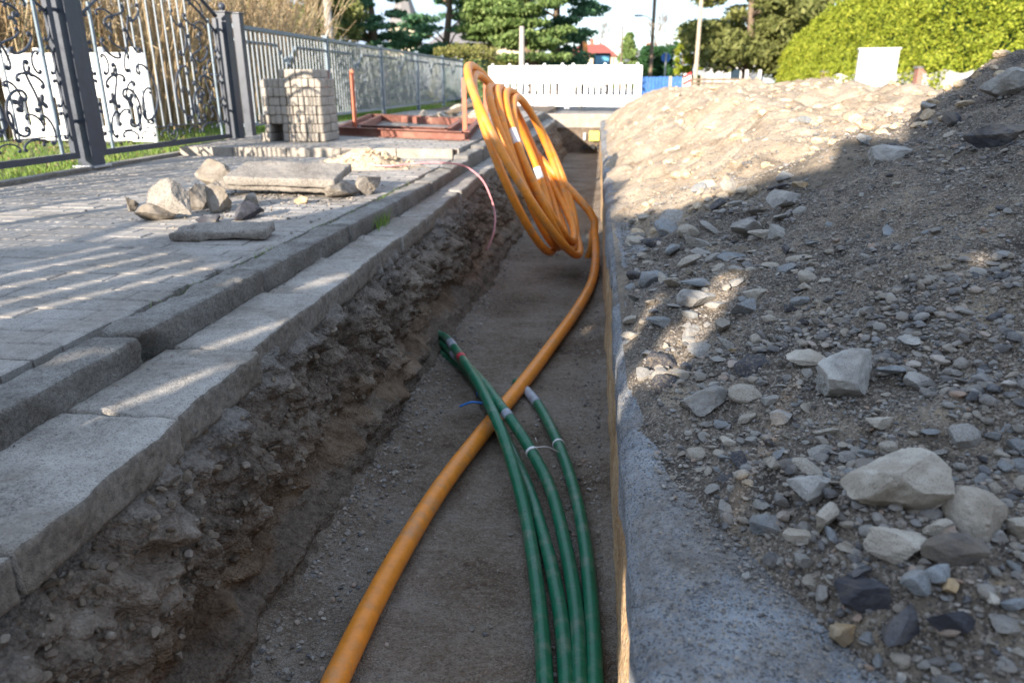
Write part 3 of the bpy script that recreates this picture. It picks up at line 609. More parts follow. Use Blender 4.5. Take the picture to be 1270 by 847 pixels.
# gravel (stuff): vectorised merge of small stones
def scatter(name, X, Y, Z, S, mat, label, base=None, cat=None, flat=.7):
    base = base or [rock_shape(I1, 40+k, 5, .0, .8, (1, .8, .75)) for k in range(8)]
    N = len(X); VV = []; FF = []; off = 0; idx = rng.integers(0, len(base), N)
    for b_ in range(len(base)):
        m = np.where(idx == b_)[0]; V, F = base[b_]; k = len(m)
        if not k: continue
        a = rng.uniform(0, 2*np.pi, k); tx = rng.uniform(-.6, .6, k); ca, sa, ct, st = np.cos(a), np.sin(a), np.cos(tx), np.sin(tx)
        Q = np.broadcast_to(V, (k,)+V.shape).copy(); Q *= rng.uniform(.75, 1.2, (k, 1, 3))*np.array([1, 1, flat]); x, y_, z_ = Q[..., 0], Q[..., 1], Q[..., 2]
        y2 = y_*ct[:, None]-z_*st[:, None]; z2 = y_*st[:, None]+z_*ct[:, None]; x3 = x*ca[:, None]-y2*sa[:, None]; y3 = x*sa[:, None]+y2*ca[:, None]
        Q = np.stack([x3, y3, z2], -1)*S[m][:, None, None]+np.stack([X[m], Y[m], Z[m]], -1)[:, None, :]
        VV.append(Q.reshape(-1, 3)); FF.append((F[None]+np.arange(k)[:, None, None]*len(V)+off).reshape(-1, 3)); off += k*len(V)
    o = mesh_np(name, np.concatenate(VV), np.concatenate(FF), mat, smooth=False); tag(o, label, cat, kind='stuff'); return o
base2 = [rock_shape(I2, 60+k, 7, .05, .85, (1, .85, .75)) for k in range(8)]
# grit over the whole dark heap, denser and larger toward the foot
N = 110000; X = rng.uniform(.14, 2.4, N); Y = rng.uniform(.3, 4.6, N); keep = rng.random(N) < np.clip(1.25-Y/5-np.clip(X-1.3, 0, 2)*.5, .1, 1); X, Y = X[keep], Y[keep]
S = .0015+.0065*rng.random(len(X))**3.2; toe = np.interp(Y, TOEY, TOEX); ok = (X-toe > -.06+.05*rng.random(len(X))) ; X, Y, S = X[ok], Y[ok], S[ok]
Z = hz(X, Y)
scatter('gravel', X, Y, Z+S*.25, S, M['pebble'], 'fine mixed gravel and grit covering the dark heap', base2[:4]+[rock_shape(I1, 40+k, 5, 0, .8, (1, .8, .75)) for k in range(5)], 'gravel')
N = 10500; X = []; Y = []; S = []
cl = rng.random(N)
X = np.where(cl < .55, rng.uniform(.3, 1.5, N), rng.uniform(.15, 1.6, N)); Y = np.where(cl < .55, rng.uniform(.6, 1.7, N), rng.uniform(.9, 3.9, N)); toe = np.interp(Y, TOEY, TOEX)
ok = (X > toe+.0+.03*rng.random(N)) & (fbm(n3(X, Y), 3.2, 3, .5, 7)+.15*(Y < 1.7)+.12*(X < toe+.35) > rng.uniform(-.35, .35, N)); X, Y = X[ok], Y[ok]; S = .004+.015*rng.random(len(X))**2.6
scatter('pebbles', X, Y, hz(X, Y)+S*.25, S, M['pebble'], 'loose rounded and angular pebbles strewn over the dark heap and its foot', base2, 'pebbles')
# grains on the road edge
N = 26000; Y = .35+5.6*rng.random(N)**1.3; X = .09+rng.random(N)*np.interp(Y, TOEY, TOEX)*1.3; ok = (X < np.interp(Y, TOEY, TOEX)+.05) & (rng.random(N) < np.clip((X-.08)*5, .03, 1)); X, Y = X[ok], Y[ok]; S = .001+.0035*rng.random(len(X))**2.5
scatter('grit', X, Y, np.full(len(X), -.003), S, M['pebble'], 'sparse grit scattered on the bare road edge beside the trench', None, 'grit')
# stones in the trench wall, along the wall foot and on the floor
N = 3600; Y = .5+6.5*rng.random(N)**1.3; Z = rng.uniform(-.46, -.09, N); S = .002+.014*rng.random(N)**3.5; X = wall_at(Y, Z)
scatter('wall_stones', X+S*.1, Y, Z, S, M['dirtstone'], 'small stones and clods sticking out of the left trench wall', base2, 'gravel', 1)
N = 11000; Y = rng.uniform(.6, 8, N); X = np.where(rng.random(N) < .6, -.74+.16*rng.random(N)**2, np.where(rng.random(N) < .6, .06-.13*rng.random(N)**2, rng.uniform(-.7, .08, N))); S = .0015+.009*rng.random(N)**3; X = X+np.where(X < -.5, -.01, 0)
scatter('floor_gravel', X, Y, floorz(X, Y)+S*.3, S, M['floor'] if False else M['pebble'], 'crumbs of gravel fallen along both sides of the trench floor', base2, 'gravel')
# lumps on the sand
N = 3200; X = rng.uniform(.2, 3.6, N); Y = 3.2+10*rng.random(N)**1.4; S = .006+.045*rng.random(N)**4
scatter('sand_clods', X, Y, hz(X, Y)+S*.15, S, M['sand'], 'crumbling clods of sand lying on the sand heap', base2, 'clods')
o = inst_stone(*at(355, 833, -.6), .011, 'grey_rock', 'single whitish pebble lying at the foot of the left trench wall', None)
for px, py, w, lab in [(22, 712, 26, 'brown rounded stone sticking out of the near left trench wall'), (700, 172, 12, 'pale stone in the far left trench wall')]: 
    if px == 22: inst_stone(-.905, .87, -.16, .022, 'tan_rock', lab, None)

# ------------------------------------------------------------------ pipes
coilpts = []
def P3(x, y, Y): return atY(x, y, Y)
LO = [  # (top px, top Y, bottom px, bottom Y, side shift)
 ((600, 113), 4.95, (688, 292), 5.28, .07), ((613, 110), 5.0, (696, 297), 5.30, .20), ((622, 113), 5.05, (704, 299), 5.32, .09),
 ((634, 119), 5.05, (714, 300), 5.30, .28), ((642, 128), 5.1, (712, 292), 5.32, .15), ((594, 112), 4.88, (688, 301), 5.2, .25), ((580, 86), 4.85, (718, 303), 5.25, .17)]
steps = 40
for i, (tp, tY, bp, bY, sh) in enumerate(LO):
    T = P3(*tp, tY); B = P3(*bp, bY); Cn = (T+B)/2; a = (T-B)/2; Rr = a.length
    vd = (Cn-CAM).normalized(); vd = (vd-a.normalized()*vd.dot(a.normalized())).normalized(); side = a.normalized().cross(vd)
    bb = (vd*math.cos(sh*.9)+side*(-math.sin(sh*.9))).normalized()*Rr*.93
    LO[i] = (Cn, a, bb)
def loop_pt(t):
    i = min(int(t), len(LO)-1); f = t-int(t); j = min(i+1, len(LO)-1); ang = 2*math.pi*f
    f2 = f*f*(3-2*f) if True else f
    Cn = LO[i][0].lerp(LO[j][0], f2); a = LO[i][1].lerp(LO[j][1], f2); b_ = LO[i][2].lerp(LO[j][2], f2)
    return Cn-a*math.cos(ang)-b_*math.sin(ang)          # starts at the bottom, near side first
nl = len(LO)
for k in range(int((nl-.02)*steps)):
    t = k/steps
    if t > nl-1+.80: break
    coilpts.append(loop_pt(t))
tail = [P3(731, 262, 5.62), P3(737, 290, 5.55), P3(739, 318, 5.3)]+[at(x, y, z) for x, y, z in ((734, 350, -.58), (715, 385, -.588), (690, 420, -.59), (655, 467, -.588), (600, 535, -.59), (545, 607, -.59), (480, 715, -.59), (415, 847, -.585), (370, 960, -.57))]
# keep inside trench: never below floor
path = catmull(coilpts[::2]+tail, 3); path = [Vector((min(p.x, .045), p.y, max(p.z, ZF+.036))) for p in path]
pipe = thing('orange_pipe', 'thick orange plastic conduit coiled upright at the far end and running down the trench floor', 'pipe', (path[-1].x, path[-1].y, 0))
def child_tube(name, pts, r, mat, par, n=12):
    o = tube(name, [Vector(p)-par.location for p in pts], r, mat, None, n); o.parent = par; return o
nb_ = len(path); child_tube('conduit', path, np.interp(np.arange(nb_), [0, nb_*.86, nb_*.93, nb_], [.026, .026, .0305, .0315]), M['orange'], pipe, 16)
def band(par, pts, s0, s1, r, mat, name):
    L = [0]
    for a, b_ in zip(pts, pts[1:]): L.append(L[-1]+(b_-a).length)
    q = []
    for k in range(9):
        s = s0+(s1-s0)*k/8; i = max(j for j in range(len(L)) if L[j] <= s); i = min(i, len(pts)-2); q.append(pts[i].lerp(pts[i+1], (s-L[i])/max(1e-6, L[i+1]-L[i])))
    return child_tube(name, q, r, mat, par, 14)
def near_s(pts, px, py):
    best = (1e9, 0); L = 0
    for i, p in enumerate(pts):
        if i: L += (p-pts[i-1]).length
        v = p-CAM; f = v.dot(FW)
        if f <= 0: continue
        x = CX+FPX*v.dot(RT)/f; y = CY-FPX*v.dot(UP)/f; e = (x-px)**2+(y-py)**2
        if e < best[0]: best = (e, L)
    return best[1]
for px, py, hl in ((641, 172, .05), (667, 215, .045)):
    s = near_s(path, px, py); band(pipe, path, s-hl, s+hl, .0275, M['white'], 'printed_tag')
# cut end standing beside the coil
tube_end = tube('conduit_end', [p-pipe.location for p in (P3(735, 286, 5.75), P3(734, 305, 5.72), P3(726, 330, 5.7))], .028, M['orange'], pipe, 12)
GR = [([(530, 408, -.56), (545, 415, -.55), (558, 424, -.535), (590, 470, -.50), (613, 515, -.49), (632, 565, -.53), (652, 640, -.585), (667, 735, -.6), (676, 847, -.6), (678, 980, -.6)], 'leftmost green plastic conduit, crossing over the orange pipe, with red tape near its end'),
      ([(532, 418, -.59), (548, 426, -.58), (562, 438, -.56), (595, 470, -.515), (622, 505, -.495), (652, 548, -.54), (682, 605, -.585), (702, 680, -.6), (715, 760, -.6), (719, 847, -.6), (720, 980, -.6)], 'green plastic conduit with a grey tape band just below the orange pipe'),
      ([(532, 432, -.615), (556, 443, -.61), (580, 462, -.607), (600, 492, -.607), (625, 540, -.607), (653, 600, -.605), (678, 680, -.603), (695, 760, -.603), (703, 847, -.603), (705, 980, -.6)], 'green plastic conduit running under the orange pipe between the two crossing ones'),
      ([(640, 474, -.607), (650, 482, -.605), (668, 503, -.60), (690, 545, -.60), (710, 600, -.60), (725, 670, -.60), (734, 760, -.60), (738, 847, -.60), (739, 980, -.6)], 'rightmost green plastic conduit with a long grey-taped end beside the orange pipe')]
GP = []
for i, (ks, lab) in enumerate(GR):
    pts = catmull([at(*k_) for k_ in ks], 8); t = thing('green_pipe', lab, 'pipe', (pts[-1].x, pts[-1].y, ZF), 0, 'green conduits on the trench floor'); t.location = (pts[-1].x, pts[-1].y, ZF)
    child_tube('conduit', pts, .0205, M['green'], t, 14); GP.append((t, pts))
def gband(i, px, py, hl, mat, name, r=.0218): t, pts = GP[i]; s = near_s(pts, px, py); band(t, pts, max(0.001, s-hl), s+hl, r, M[mat], name)
gband(0, 562, 428, .05, 'greytape', 'tape'); gband(0, 573, 443, .022, 'redtape', 'red_tape', .0222); gband(1, 563, 440, .04, 'greytape', 'tape'); gband(1, 634, 514, .018, 'greytape', 'tape')
gband(3, 655, 487, .12, 'greytape', 'tape'); gband(3, 694, 551, .004, 'whitetie', 'cable_tie', .0235); gband(1, 663, 557, .005, 'whitetie', 'cable_tie', .0235); gband(2, 598, 490, .006, 'bluetie', 'cable_tie', .023)
a = at(663, 555, -.52); b_ = at(694, 561, -.57); child_tube('tie_strap', catmull([a, a.lerp(b_, .5)+Vector((0, 0, .012)), b_], 6), .0022, M['whitetie'], GP[1][0], 6)
a = at(667, 551, -.5); b_ = at(664, 543, -.47); child_tube('tie_tail', [a, b_], .002, M['whitetie'], GP[1][0], 6)
a = at(570, 504, -.585); b_ = at(600, 500, -.56); child_tube('tie_strap', catmull([a, a.lerp(b_, .5)+Vector((0, 0, .012)), b_], 6), .0042, M['bluetie'], GP[2][0], 6)
cab = catmull([at(438, 203, .09), at(480, 206, .085), at(515, 203, .10), at(545, 202, .15), P3(575, 206, 5.5), P3(597, 222, 5.35), P3(609, 246, 5.2), P3(614, 268, 5.1), P3(612, 290, 5.0), P3(604, 310, 4.95)], 8)
o = tube('cable', cab, .0065, M['pink'], None, 8); tag(o, 'thin pink cable arching from the pavement over the kerb into the trench', 'cable')

# ------------------------------------------------------------------ rubble on the pavement
def slab(px, py, L, Wd, Hh, z, rz, tilt, label, mk='slabbroken', seed=1, name='broken_slab', cat='slab', amp=.008, loc=None):
    o = rough_block(name, L, Wd, Hh, M[mk], amp, seed, .012, .01)
    p = Vector(loc) if loc else at(px, py, z)
    o.location = (p.x, p.y, z); o.rotation_euler = (tilt[0], tilt[1], rz); tag(o, label, cat, 'broken pieces piled on the pavement'); return o
slab(0, 0, .24, .64, .05, .112, .04, (.0, .02), 'long flat concrete slab lying low in the rubble pile, under the tilted one', 'slabbroken', 11, loc=(-1.84, 4.2, 0))
slab(0, 0, .32, .66, .05, .172, -.02, (.2, 0.01), 'large pale concrete slab tilted on top of the rubble pile', 'slabbroken', 12, loc=(-1.78, 4.2, 0))
slab(0, 0, .16, .40, .04, .08, .16, (.06, -.03), 'flat oval slab fragment lying in front of the rubble pile', 'slabbroken', 14, amp=.018, loc=(-1.56, 2.93, 0))
for i, (px, py, w, dm, mk, lab) in enumerate([(222, 276, 60, (1, .8, 1.3), 'slabbroken', 'tall grey wedge of broken concrete standing in the rubble pile'), (246, 262, 46, (1.1, .8, 1.25), 'rubble', 'light brown rock leaning on the tall grey wedge'),
      (274, 266, 54, (1, .8, 1.2), 'rubble', 'rounded brown rock at the middle of the rubble pile'), (166, 264, 30, (1, .7, .9), 'rubble', 'small dark stone at the far left of the rubble pile'),
      (196, 276, 46, (1.2, .7, .7), 'rubble', 'low crumbly lump at the left foot of the rubble pile'), (311, 274, 44, (1.1, .8, .7), 'asphalt_lump', 'dark stone in front of the long low slab'),
      (313, 257, 40, (1.1, .8, .6), 'rubble', 'grey stone tucked under the end of the low slab'), (264, 234, 44, (1.1, .8, 1.1), 'rubble', 'knobbly brown clod behind the leaning rock'),
      (423, 248, 48, (1.1, .8, .8), 'rubble', 'pale brown lump at the right end of the low slab'), (459, 242, 46, (1.1, .9, .8), 'rubble', 'brown lump resting against the kerb right of the slabs'),
      (377, 254, 22, (1.1, .8, .7), 'ochre_rock', 'small brown stone before the low slab'), (262, 279, 28, (1.1, .8, .7), 'asphalt_lump', 'dark small stone at the foot of the tall wedge')]):
    p = at(px, py, .054); sz_ = w/FPX*(p-CAM).dot(FW)/2*1.08
    rock(0, 0, 0, lab, mk, rz=i*.9, dims=dm, size=sz_, loc=(p.x*(1+sz_*.8/p.y), p.y+sz_*.8, .056), sink=.12, group='broken pieces piled on the pavement', seed=2100+i, name='rock', cat='rock', tilt=(random.uniform(-.25, .25), random.uniform(-.25, .25)))
N = 900; X = rng.normal(-1.85, .35, N); Y = rng.normal(4.05, .4, N); ok = (X < -1.27) & (X > -3.2); X, Y = X[ok], Y[ok]; S = .002+.012*rng.random(len(X))**3
scatter('paving_crumbs', X, Y, np.full(len(X), .058), S, M['pebble'], 'crumbs and chips scattered round the rubble pile on the paving', base2, 'crumbs')
N = 500; Y = rng.uniform(.8, 7, N); X = np.array([kx(v) for v in Y])+rng.choice([-.095, .085], N)+rng.normal(0, .012, N); S = .0015+.004*rng.random(N)**2
scatter('kerb_crumbs', X, Y, np.where(X < np.array([kx(v) for v in Y]), .03, .002), S, M['pebble'], 'crumbs of earth in the joints beside the kerb stones', base2, 'crumbs')
# small sand mound on the step
c = at(455, 203, .075); u = np.linspace(-1, 1, 70); Xg, Yg = np.meshgrid(u*.48, u*.3, indexing='ij'); rr = np.sqrt((Xg/.45)**2+(Yg/.27)**2)
Z = np.clip(1-rr, -.2, 1)*.13; Z += np.clip(1-rr, 0, .4)*.14*fbm(n3(Xg, Yg), 9, 5, .6, 5).reshape(Xg.shape)
o = mesh_np('sand_mound', n3(Xg, Yg, Z), grid_faces(70, 70), M['sand'], smooth=True); o.location = (c.x, c.y, .058); tag(o, 'small lumpy mound of sand against the paving step', 'sand mound')
X = rng.normal(0, .22, 260); Y = rng.normal(0, .13, 260); S = .006+.022*rng.random(260)**2
scatter('mound_clods', X+c.x, Y+c.y, .06+np.clip(1-np.sqrt((X/.45)**2+(Y/.27)**2), 0, 1)*.13, S, M['sand'], 'sand clods lying on and around the small sand mound', base2, 'clods')
# tufts of weeds in the kerb joint
def blades(name, X, Y, Z, hgt, mat, w=.004, lean=.4):
    N = len(X); a = rng.uniform(0, 2*np.pi, N); l = rng.uniform(0, lean, N)*hgt; b_ = rng.uniform(0, 2*np.pi, N); Pb = np.stack([X, Y, Z], 1)
    dx = np.stack([np.cos(a), np.sin(a), 0*a], 1)*w/2*1.0; tip = Pb+np.stack([np.cos(b_)*l, np.sin(b_)*l, hgt], 1); mid = Pb+np.stack([np.cos(b_)*l*.35, np.sin(b_)*l*.35, hgt*.6], 1)
    V = np.stack([Pb-dx, Pb+dx, mid+dx*.8, mid-dx*.8, tip], 1).reshape(-1, 3); k = np.arange(N)[:, None]*5
    F = np.concatenate([k+[0, 1, 2], k+[0, 2, 3], k+[3, 2, 4]]); return mesh_np(name, V, F, mat, smooth=False)
Y = np.concatenate([rng.normal(v, .05, 40) for v in (2.15, 2.7, 3.2, 3.6, 4.2)]+[rng.uniform(1.9, 4.8, 160)]); X = np.array([kx(v) for v in Y])-.088+rng.normal(0, .006, len(Y))
o = blades('weeds', X, Y, np.full(len(X), .03), rng.uniform(.015, .05, len(X)), M['grass'], .003, .9); tag(o, 'tiny green weeds growing in the gap behind the kerb', 'weeds', kind='stuff')
Y = rng.normal(3.55, .06, 60); X = np.array([kx(v) for v in Y])+.085+rng.normal(0, .01, 60)
o = blades('grass_tuft', X, Y, np.full(60, .0), rng.uniform(.03, .09, 60), M['grass'], .003, .8); tag(o, 'small green grass tuft at the foot of the kerb', 'grass tuft', kind='stuff')
# lawn grass behind the gate
N = 42000; X = -3.82-rng.random(N)**1.4*5.5; Y = rng.uniform(2.6, 20, N); ok = fbm(n3(X, Y), 1.5, 3, .5, 3) > -.45; X, Y = X[ok], Y[ok]
o = blades('grass', X, Y, np.full(len(X), .055), rng.uniform(.03, .09, len(X)), M['grass'], .007, .7); tag(o, 'sunlit green grass with bare patches behind the gate and fence', 'grass', kind='stuff')
N = 9000; X = -3.9-rng.random(N)*3; Y = rng.uniform(3, 9, N); S = .01+.02*rng.random(N)
leaves_m = leafmat('dead_leaves', [(.16, .09, .05), (.3, .19, .1), (.4, .3, .2)], .1)
def cards(name, P, S, mat, parent=None, aspect=.5, up=0.0):
    N = len(P); n = rng.normal(size=(N, 3)); n[:, 2] += up; n /= np.linalg.norm(n, axis=1)[:, None]; t = np.cross(n, rng.normal(size=(N, 3))); t /= np.linalg.norm(t, axis=1)[:, None]; b_ = np.cross(n, t)
    S = np.broadcast_to(S, (N,))[:, None]; t = t*S; b_ = b_*S*aspect; V = np.stack([P-t, P+b_, P+t, P-b_], 1).reshape(-1, 3); F = np.arange(N*4).reshape(-1, 4); return mesh_np(name, V, F, mat, parent)
idx = rng.random(N) < .25; o = cards('dead_leaves', np.stack([X, Y, .07+.02*rng.random(N)], 1)[idx], S[idx], leaves_m, None, .6, 3); tag(o, 'brown dead leaves lying in the grass behind the gate', 'leaves', kind='stuff')

# ------------------------------------------------------------------ gate, posts, fence
GX0, GY0, GX1, GY1 = -3.80, 5.30, -3.66, 7.42
GA = math.atan2(GY1-GY0, GX1-GX0)
def gpos(t): return Vector((GX0+(GX1-GX0)*t, GY0+(GY1-GY0)*t, .075))
def post(name, p, w, h, label, ball=False, cap=True, group=None):
    t = thing(name, label, 'post', p, GA-math.pi/2, group); mb = MB(); mb.box((-w/2, -w/2, 0), (w/2, w/2, h), .004); mb.build('shaft', M['iron'], t)
    mb = MB(); mb.box((-w/2-.012, -w/2-.012, h), (w/2+.012, w/2+.012, h+.012), .003)
    if ball: mb.cyl((0, 0, h+.012), (0, 0, h+.03), .02); mb.ball((0, 0, h+.055), .036, 16)
    mb.build('cap', M['iron'], t, True); mb = MB(); mb.box((-w/2-.03, -w/2-.03, -.004), (w/2+.03, w/2+.03, .012), .002); mb.build('base_plate', M['zinc'], t); return t
post('gate_post', gpos(0), .13, 1.5, 'thick dark gate post between the two wrought-iron leaves, nearest the camera')
post('gate_post', gpos(1), .11, 1.24, 'dark gate post topped with a ball at the far end of the gate', True)
def curve2(A, B, kind, a, b, n=110, p=4):
    t = np.linspace(-1, 1, n); sgn = np.where(t < 0, -1 if kind == 'S' else 1, 1); k = (a*(1 if kind == 'C' else 0)+a*(kind == 'S')*sgn+sgn*b*np.abs(t)**p)
    th = np.cumsum(k)*2/n; z = np.cumsum(np.exp(1j*th)); m = np.abs(t) < .999
    z = z-z[0]; s = (complex(*B)-complex(*A))/z[-1]; z = complex(*A)+z*s; return [(w.real, 0, w.imag) for w in z]
def make_leaf(label, t0, w, hide0=0.0):
    L = thing('gate_leaf', label, 'gate', gpos(t0)+Vector((0, 0, .07)), GA, 'wrought-iron driveway gate leaves')
    top = lambda x: 1.13+.36*math.sin(math.pi*min(max(x/w, 0), 1))**1.0
    mb = MB(); mb.box((0, -.02, 0), (w, .02, .045)); mb.box((0, -.02, .045), (.045, .02, top(0)-.02)); mb.box((w-.045, -.02, .045), (w, .02, top(w)-.02)); mb.build('frame', M['iron'], L)
    tube('top_rail', [(w*k/30, 0, top(w*k/30)) for k in range(31)], .018, M['iron'], L, 8)
    tube('inner_rail', [(.05+(w-.1)*k/30, 0, top(w*k/30)-.13) for k in range(31)], .011, M['iron'], L, 8)
    tube('lower_rail', [(.03, 0, .17), (w-.03, 0, .17)], .005, M['iron'], L, 6)
    for s in (0, 1):
        mb = MB(); mb.box((-.05+s*(w+.03), -.012, .25), (.02+s*(w+.03), .012, .275)); mb.box((-.05+s*(w+.03), -.012, 1.0), (.02+s*(w+.03), .012, 1.025)); mb.build('hinge', M['iron'], L)
    nb = 9
    for k in range(nb):
        x = .50+(w-1.0)*k/(nb-1); mb = MB(); mb.box((x-.0055, -.0055, .17), (x+.0055, .0055, top(x)-.12)); mb.build('bar', M['palegrey'], L)
    for s in (0, 1):
        X_ = (lambda x: x) if s == 0 else (lambda x: w-x)
        mb = MB(); mb.box((X_(.145)-.011, -.008, .045), (X_(.145)+.011, .008, top(.145)-.12)); mb.build('flat_bar', M['fencegrey'], L)
        def sc(A, B, kind, a, b, r=.0075, p=4):
            A = (X_(A[0]), A[1]); B = (X_(B[0]), B[1]); 
            if s: a, b = -a, -b
            tube('scroll', curve2(A, B, kind, a, b, p=p), r, M['iron'], L, 6)
        for A_, B_, k_, a_, b__, r_ in (((.24, .84), (.40, .74), 'C', .9, 1, .0085), ((.21, .50), (.40, .55), 'C', -.9, -1, .0085), ((.27, .30), (.22, .13), 'C', 1.2, .75, .0075), ((.40, .44), (.42, .22), 'C', -2.2, -.55, .009),
                ((.095, 1.0), (.095, .82), 'C', .8, .9, .0065), ((.095, .76), (.095, .60), 'C', .8, .9, .0065), ((.09, .54), (.09, .38), 'C', .8, .9, .0065), ((.09, .32), (.09, .16), 'C', .8, .9, .0065), ((.22, 1.02), (.38, 1.0), 'C', -.8, -.9, .007),
                ((.30, .12), (.46, .10), 'C', -.9, -1, .007), ((.30, .66), (.30, .36), 'S', .5, 1.0, .008), ((.47, .62), (.50, .92), 'S', .5, .9, .0075), ((.50, .16), (.55, .34), 'S', -.5, -.9, .007), ((.62, .30), (.62, .62), 'C', 1.8, .45, .0085), ((.30, .95), (.52, 1.1), 'S', .5, .9, .008), ((.66, .78), (.62, 1.0), 'C', -1.3, -.8, .0075), ((.20, .72), (.20, .60), 'C', -1.6, -.6, .007), ((.33, .86), (.50, .72), 'S', -.5, -.8, .007), ((.52, .52), (.46, .36), 'C', 1.5, .7, .007), ((.28, .22), (.40, .30), 'C', -1.2, -.8, .007), ((.70, .46), (.68, .22), 'C', 1.5, .6, .0075), ((.58, 1.02), (.70, 1.12), 'C', 1.2, .8, .007), ((.24, 1.12), (.42, 1.2), 'C', -1.2, -.8, .007)):
            sc(A_, B_, k_, a_, b__*58, r_*1.12, 5)
        for cx, cz, sz in ((.235, .40, .05), (.34, .93, .04), (.44, .40, .055), (.30, .60, .035)):
            mb = MB(); pts = [(X_(cx)+(.6+.42*math.cos(3*k*math.pi/12+cx*9))*sz*math.cos(k*math.pi/12), cz+(.6+.42*math.cos(3*k*math.pi/12+cx*9))*sz*1.15*math.sin(k*math.pi/12)) for k in range(24)]
            mb.prism(pts, 'y', -.006, .006); mb.build('iron_flower', M['iron'], L)
    for k, (a, b_) in enumerate((((w/2-.16, .10), (w/2-.02, .10)), ((w/2+.16, .10), (w/2+.02, .10)), ((w/2-.42, .10), (w/2-.26, .10)), ((w/2+.42, .10), (w/2+.26, .10)))):
        tube('scroll', curve2(a, b_, 'C', -.9 if k % 2 == 0 else .9, -40 if k % 2 == 0 else 40, p=5), .006, M['iron'], L, 6)
    tube('scroll', [(w/2+.07*math.cos(a_), 0, .12+.07*math.sin(a_)) for a_ in np.linspace(0, 2*math.pi, 24)], .006, M['iron'], L, 6)
    return L
ulen = (gpos(1)-gpos(0)).length
make_leaf('scrolled wrought-iron gate leaf between the thick post and the ball-topped post', .055/1.0*1.0, ulen*.885)
make_leaf('scrolled gate leaf left of the thick post, cut off by the picture edge', -.945, ulen*.885)
make_leaf('gate leaf behind the camera on the driveway side', -1.945, ulen*.885)
FX = -3.85; FZ = .15
FPY = [7.98, 10.8, 13.6, 16.35, 19.1]
post('fence_post', (-3.72, 7.86, .10), .085, 1.24, 'grey square fence post right beside the ball-topped gate post', False)
fence = thing('metal_fence', 'long grey-blue metal picket fence with dipped middle rail along the far pavement', 'fence', (FX, 7.98, FZ), math.pi/2)
for k, yy_ in enumerate(FPY[1:]+[21.9]):
    x = yy_-7.98; mb = MB(); mb.box((x-.035, -.035, -.05), (x+.035, .035, 1.13), .004); mb.box((x-.042, -.042, 1.13), (x+.042, .042, 1.145)); mb.build('post', M['fencegrey'], fence)
for k in range(5):
    x0 = ([7.98]+FPY[1:])[k]-7.98+.04; x1 = (FPY[1:]+[21.9])[k]-7.98-.04; cx = (x0+x1)/2
    mb = MB(); mb.box((x0, -.022, 1.07), (x1, .022, 1.11)); mb.box((x0, -.018, .06), (x1, .018, .095)); mb.build('rail', M['fencegrey'], fence)
    mb = MB(); pts = [(x0, .955), (cx-.32, .955), (cx-.12, .80), (cx, .72), (cx+.12, .80), (cx+.32, .955), (x1, .955)]
    for a, b_ in zip(pts, pts[1:]): mb.bar((a[0], .019, a[1]), (b_[0], .019, b_[1]), .024, .02, (0, 1, 0))
    mb.ball((cx, .02, .80), .03, 8); mb.build('dipped_rail', M['fencegrey'], fence)
    mb = MB(); n = 24
    for j in range(n):
        x = x0+(x1-x0)*(j+.5)/n; mb.box((x-.014, -.006, .09), (x+.014, .006, 1.075))
    mb.build('pickets', M['palegrey'], fence)

bf = thing('metal_fence', 'stretch of grey metal fence running back behind the camera', 'fence', (-3.95, -7.5, .1), math.pi/2-.01)
mb = MB(); mb.box((0, -.022, 1.2), (8.3, .022, 1.24)); mb.box((0, -.018, .06), (8.3, .018, .095)); mb.build('rail', M['fencegrey'], bf)
mb = MB(); [mb.box((.06+k*.11, -.006, .09), (.09+k*.11, .006, 1.2)) for k in range(75)]; mb.build('pickets', M['palegrey'], bf)
for k in range(5): mb = MB(); mb.box((k*2.05-.035, -.035, -.05), (k*2.05+.035, .035, 1.3)); mb.build('post', M['fencegrey'], bf)
# ------------------------------------------------------------------ white plastic barriers
def white_barrier(label, p0, p1, z, h, kind, group):
    p0 = Vector((*p0, z)); p1 = Vector((*p1, z)); w = (p1-p0).length; t = thing('plastic_barrier', label, 'barrier', p0, math.atan2(p1.y-p0.y, p1.x-p0.x), group)
    a, b_ = (.30*h, .58*h) if kind == 'far' else (.2*h, .52*h)
    mb = MB(); mb.box((.02, -.022, b_), (w-.02, .022, h), .006); mb.build('top_panel', M['white'], t)
    mb = MB(); mb.box((.02, -.022, .03), (w-.02, .022, a), .006); mb.build('bottom_panel', M['white'], t)
    n, g = (11, .07) if kind == 'far' else (9, .06); mb = MB(); x = .06; step = (w-.12)/n
    mb.box((.02, -.021, a), (.11, .021, b_)); mb.box((w-.11, -.021, a), (w-.02, .021, b_))
    for k in range(n): mb.box((.06+k*step+g/2, -.018, a), (.06+(k+1)*step-g/2, .018, b_))
    mb.build('slats', M['white'], t)
    for k in range(5): mb = MB(); x = .12+(w-.24)*k/4; mb.box((x-.03, -.02, h-.001), (x+.03, .02, h+.05), .008); mb.build('lug', M['white'], t)
    for x in (.02, w-.02): mb = MB(); mb.cyl((x, 0, -.02), (x, 0, h-.01), .022); mb.build('end_tube', M['white'], t)
    for x in (.35, w-.35): mb = MB(); mb.box((x-.06, -.3, -.0), (x+.06, .3, .045), .01); mb.build('foot', M['black'], t)
    if kind == 'far':
        mb = MB(); mb.box((w*.52-.03, -.0235, .34*h), (w*.52+.03, -.021, .39*h)); mb.box((w*.52-.03, -.0235, .5*h), (w*.52+.03, -.021, .55*h)); mb.build('socket', M['black'], t)
    return t
a, b_, c = at(603, 129, .12), at(702, 133, .11), at(796, 134, .11)
def ynorm(px, Y): return (atY(px, 102, Y).x, Y)
a = ynorm(606, 19.6); b_ = ynorm(703, 19.0); c = ynorm(796, 18.7)
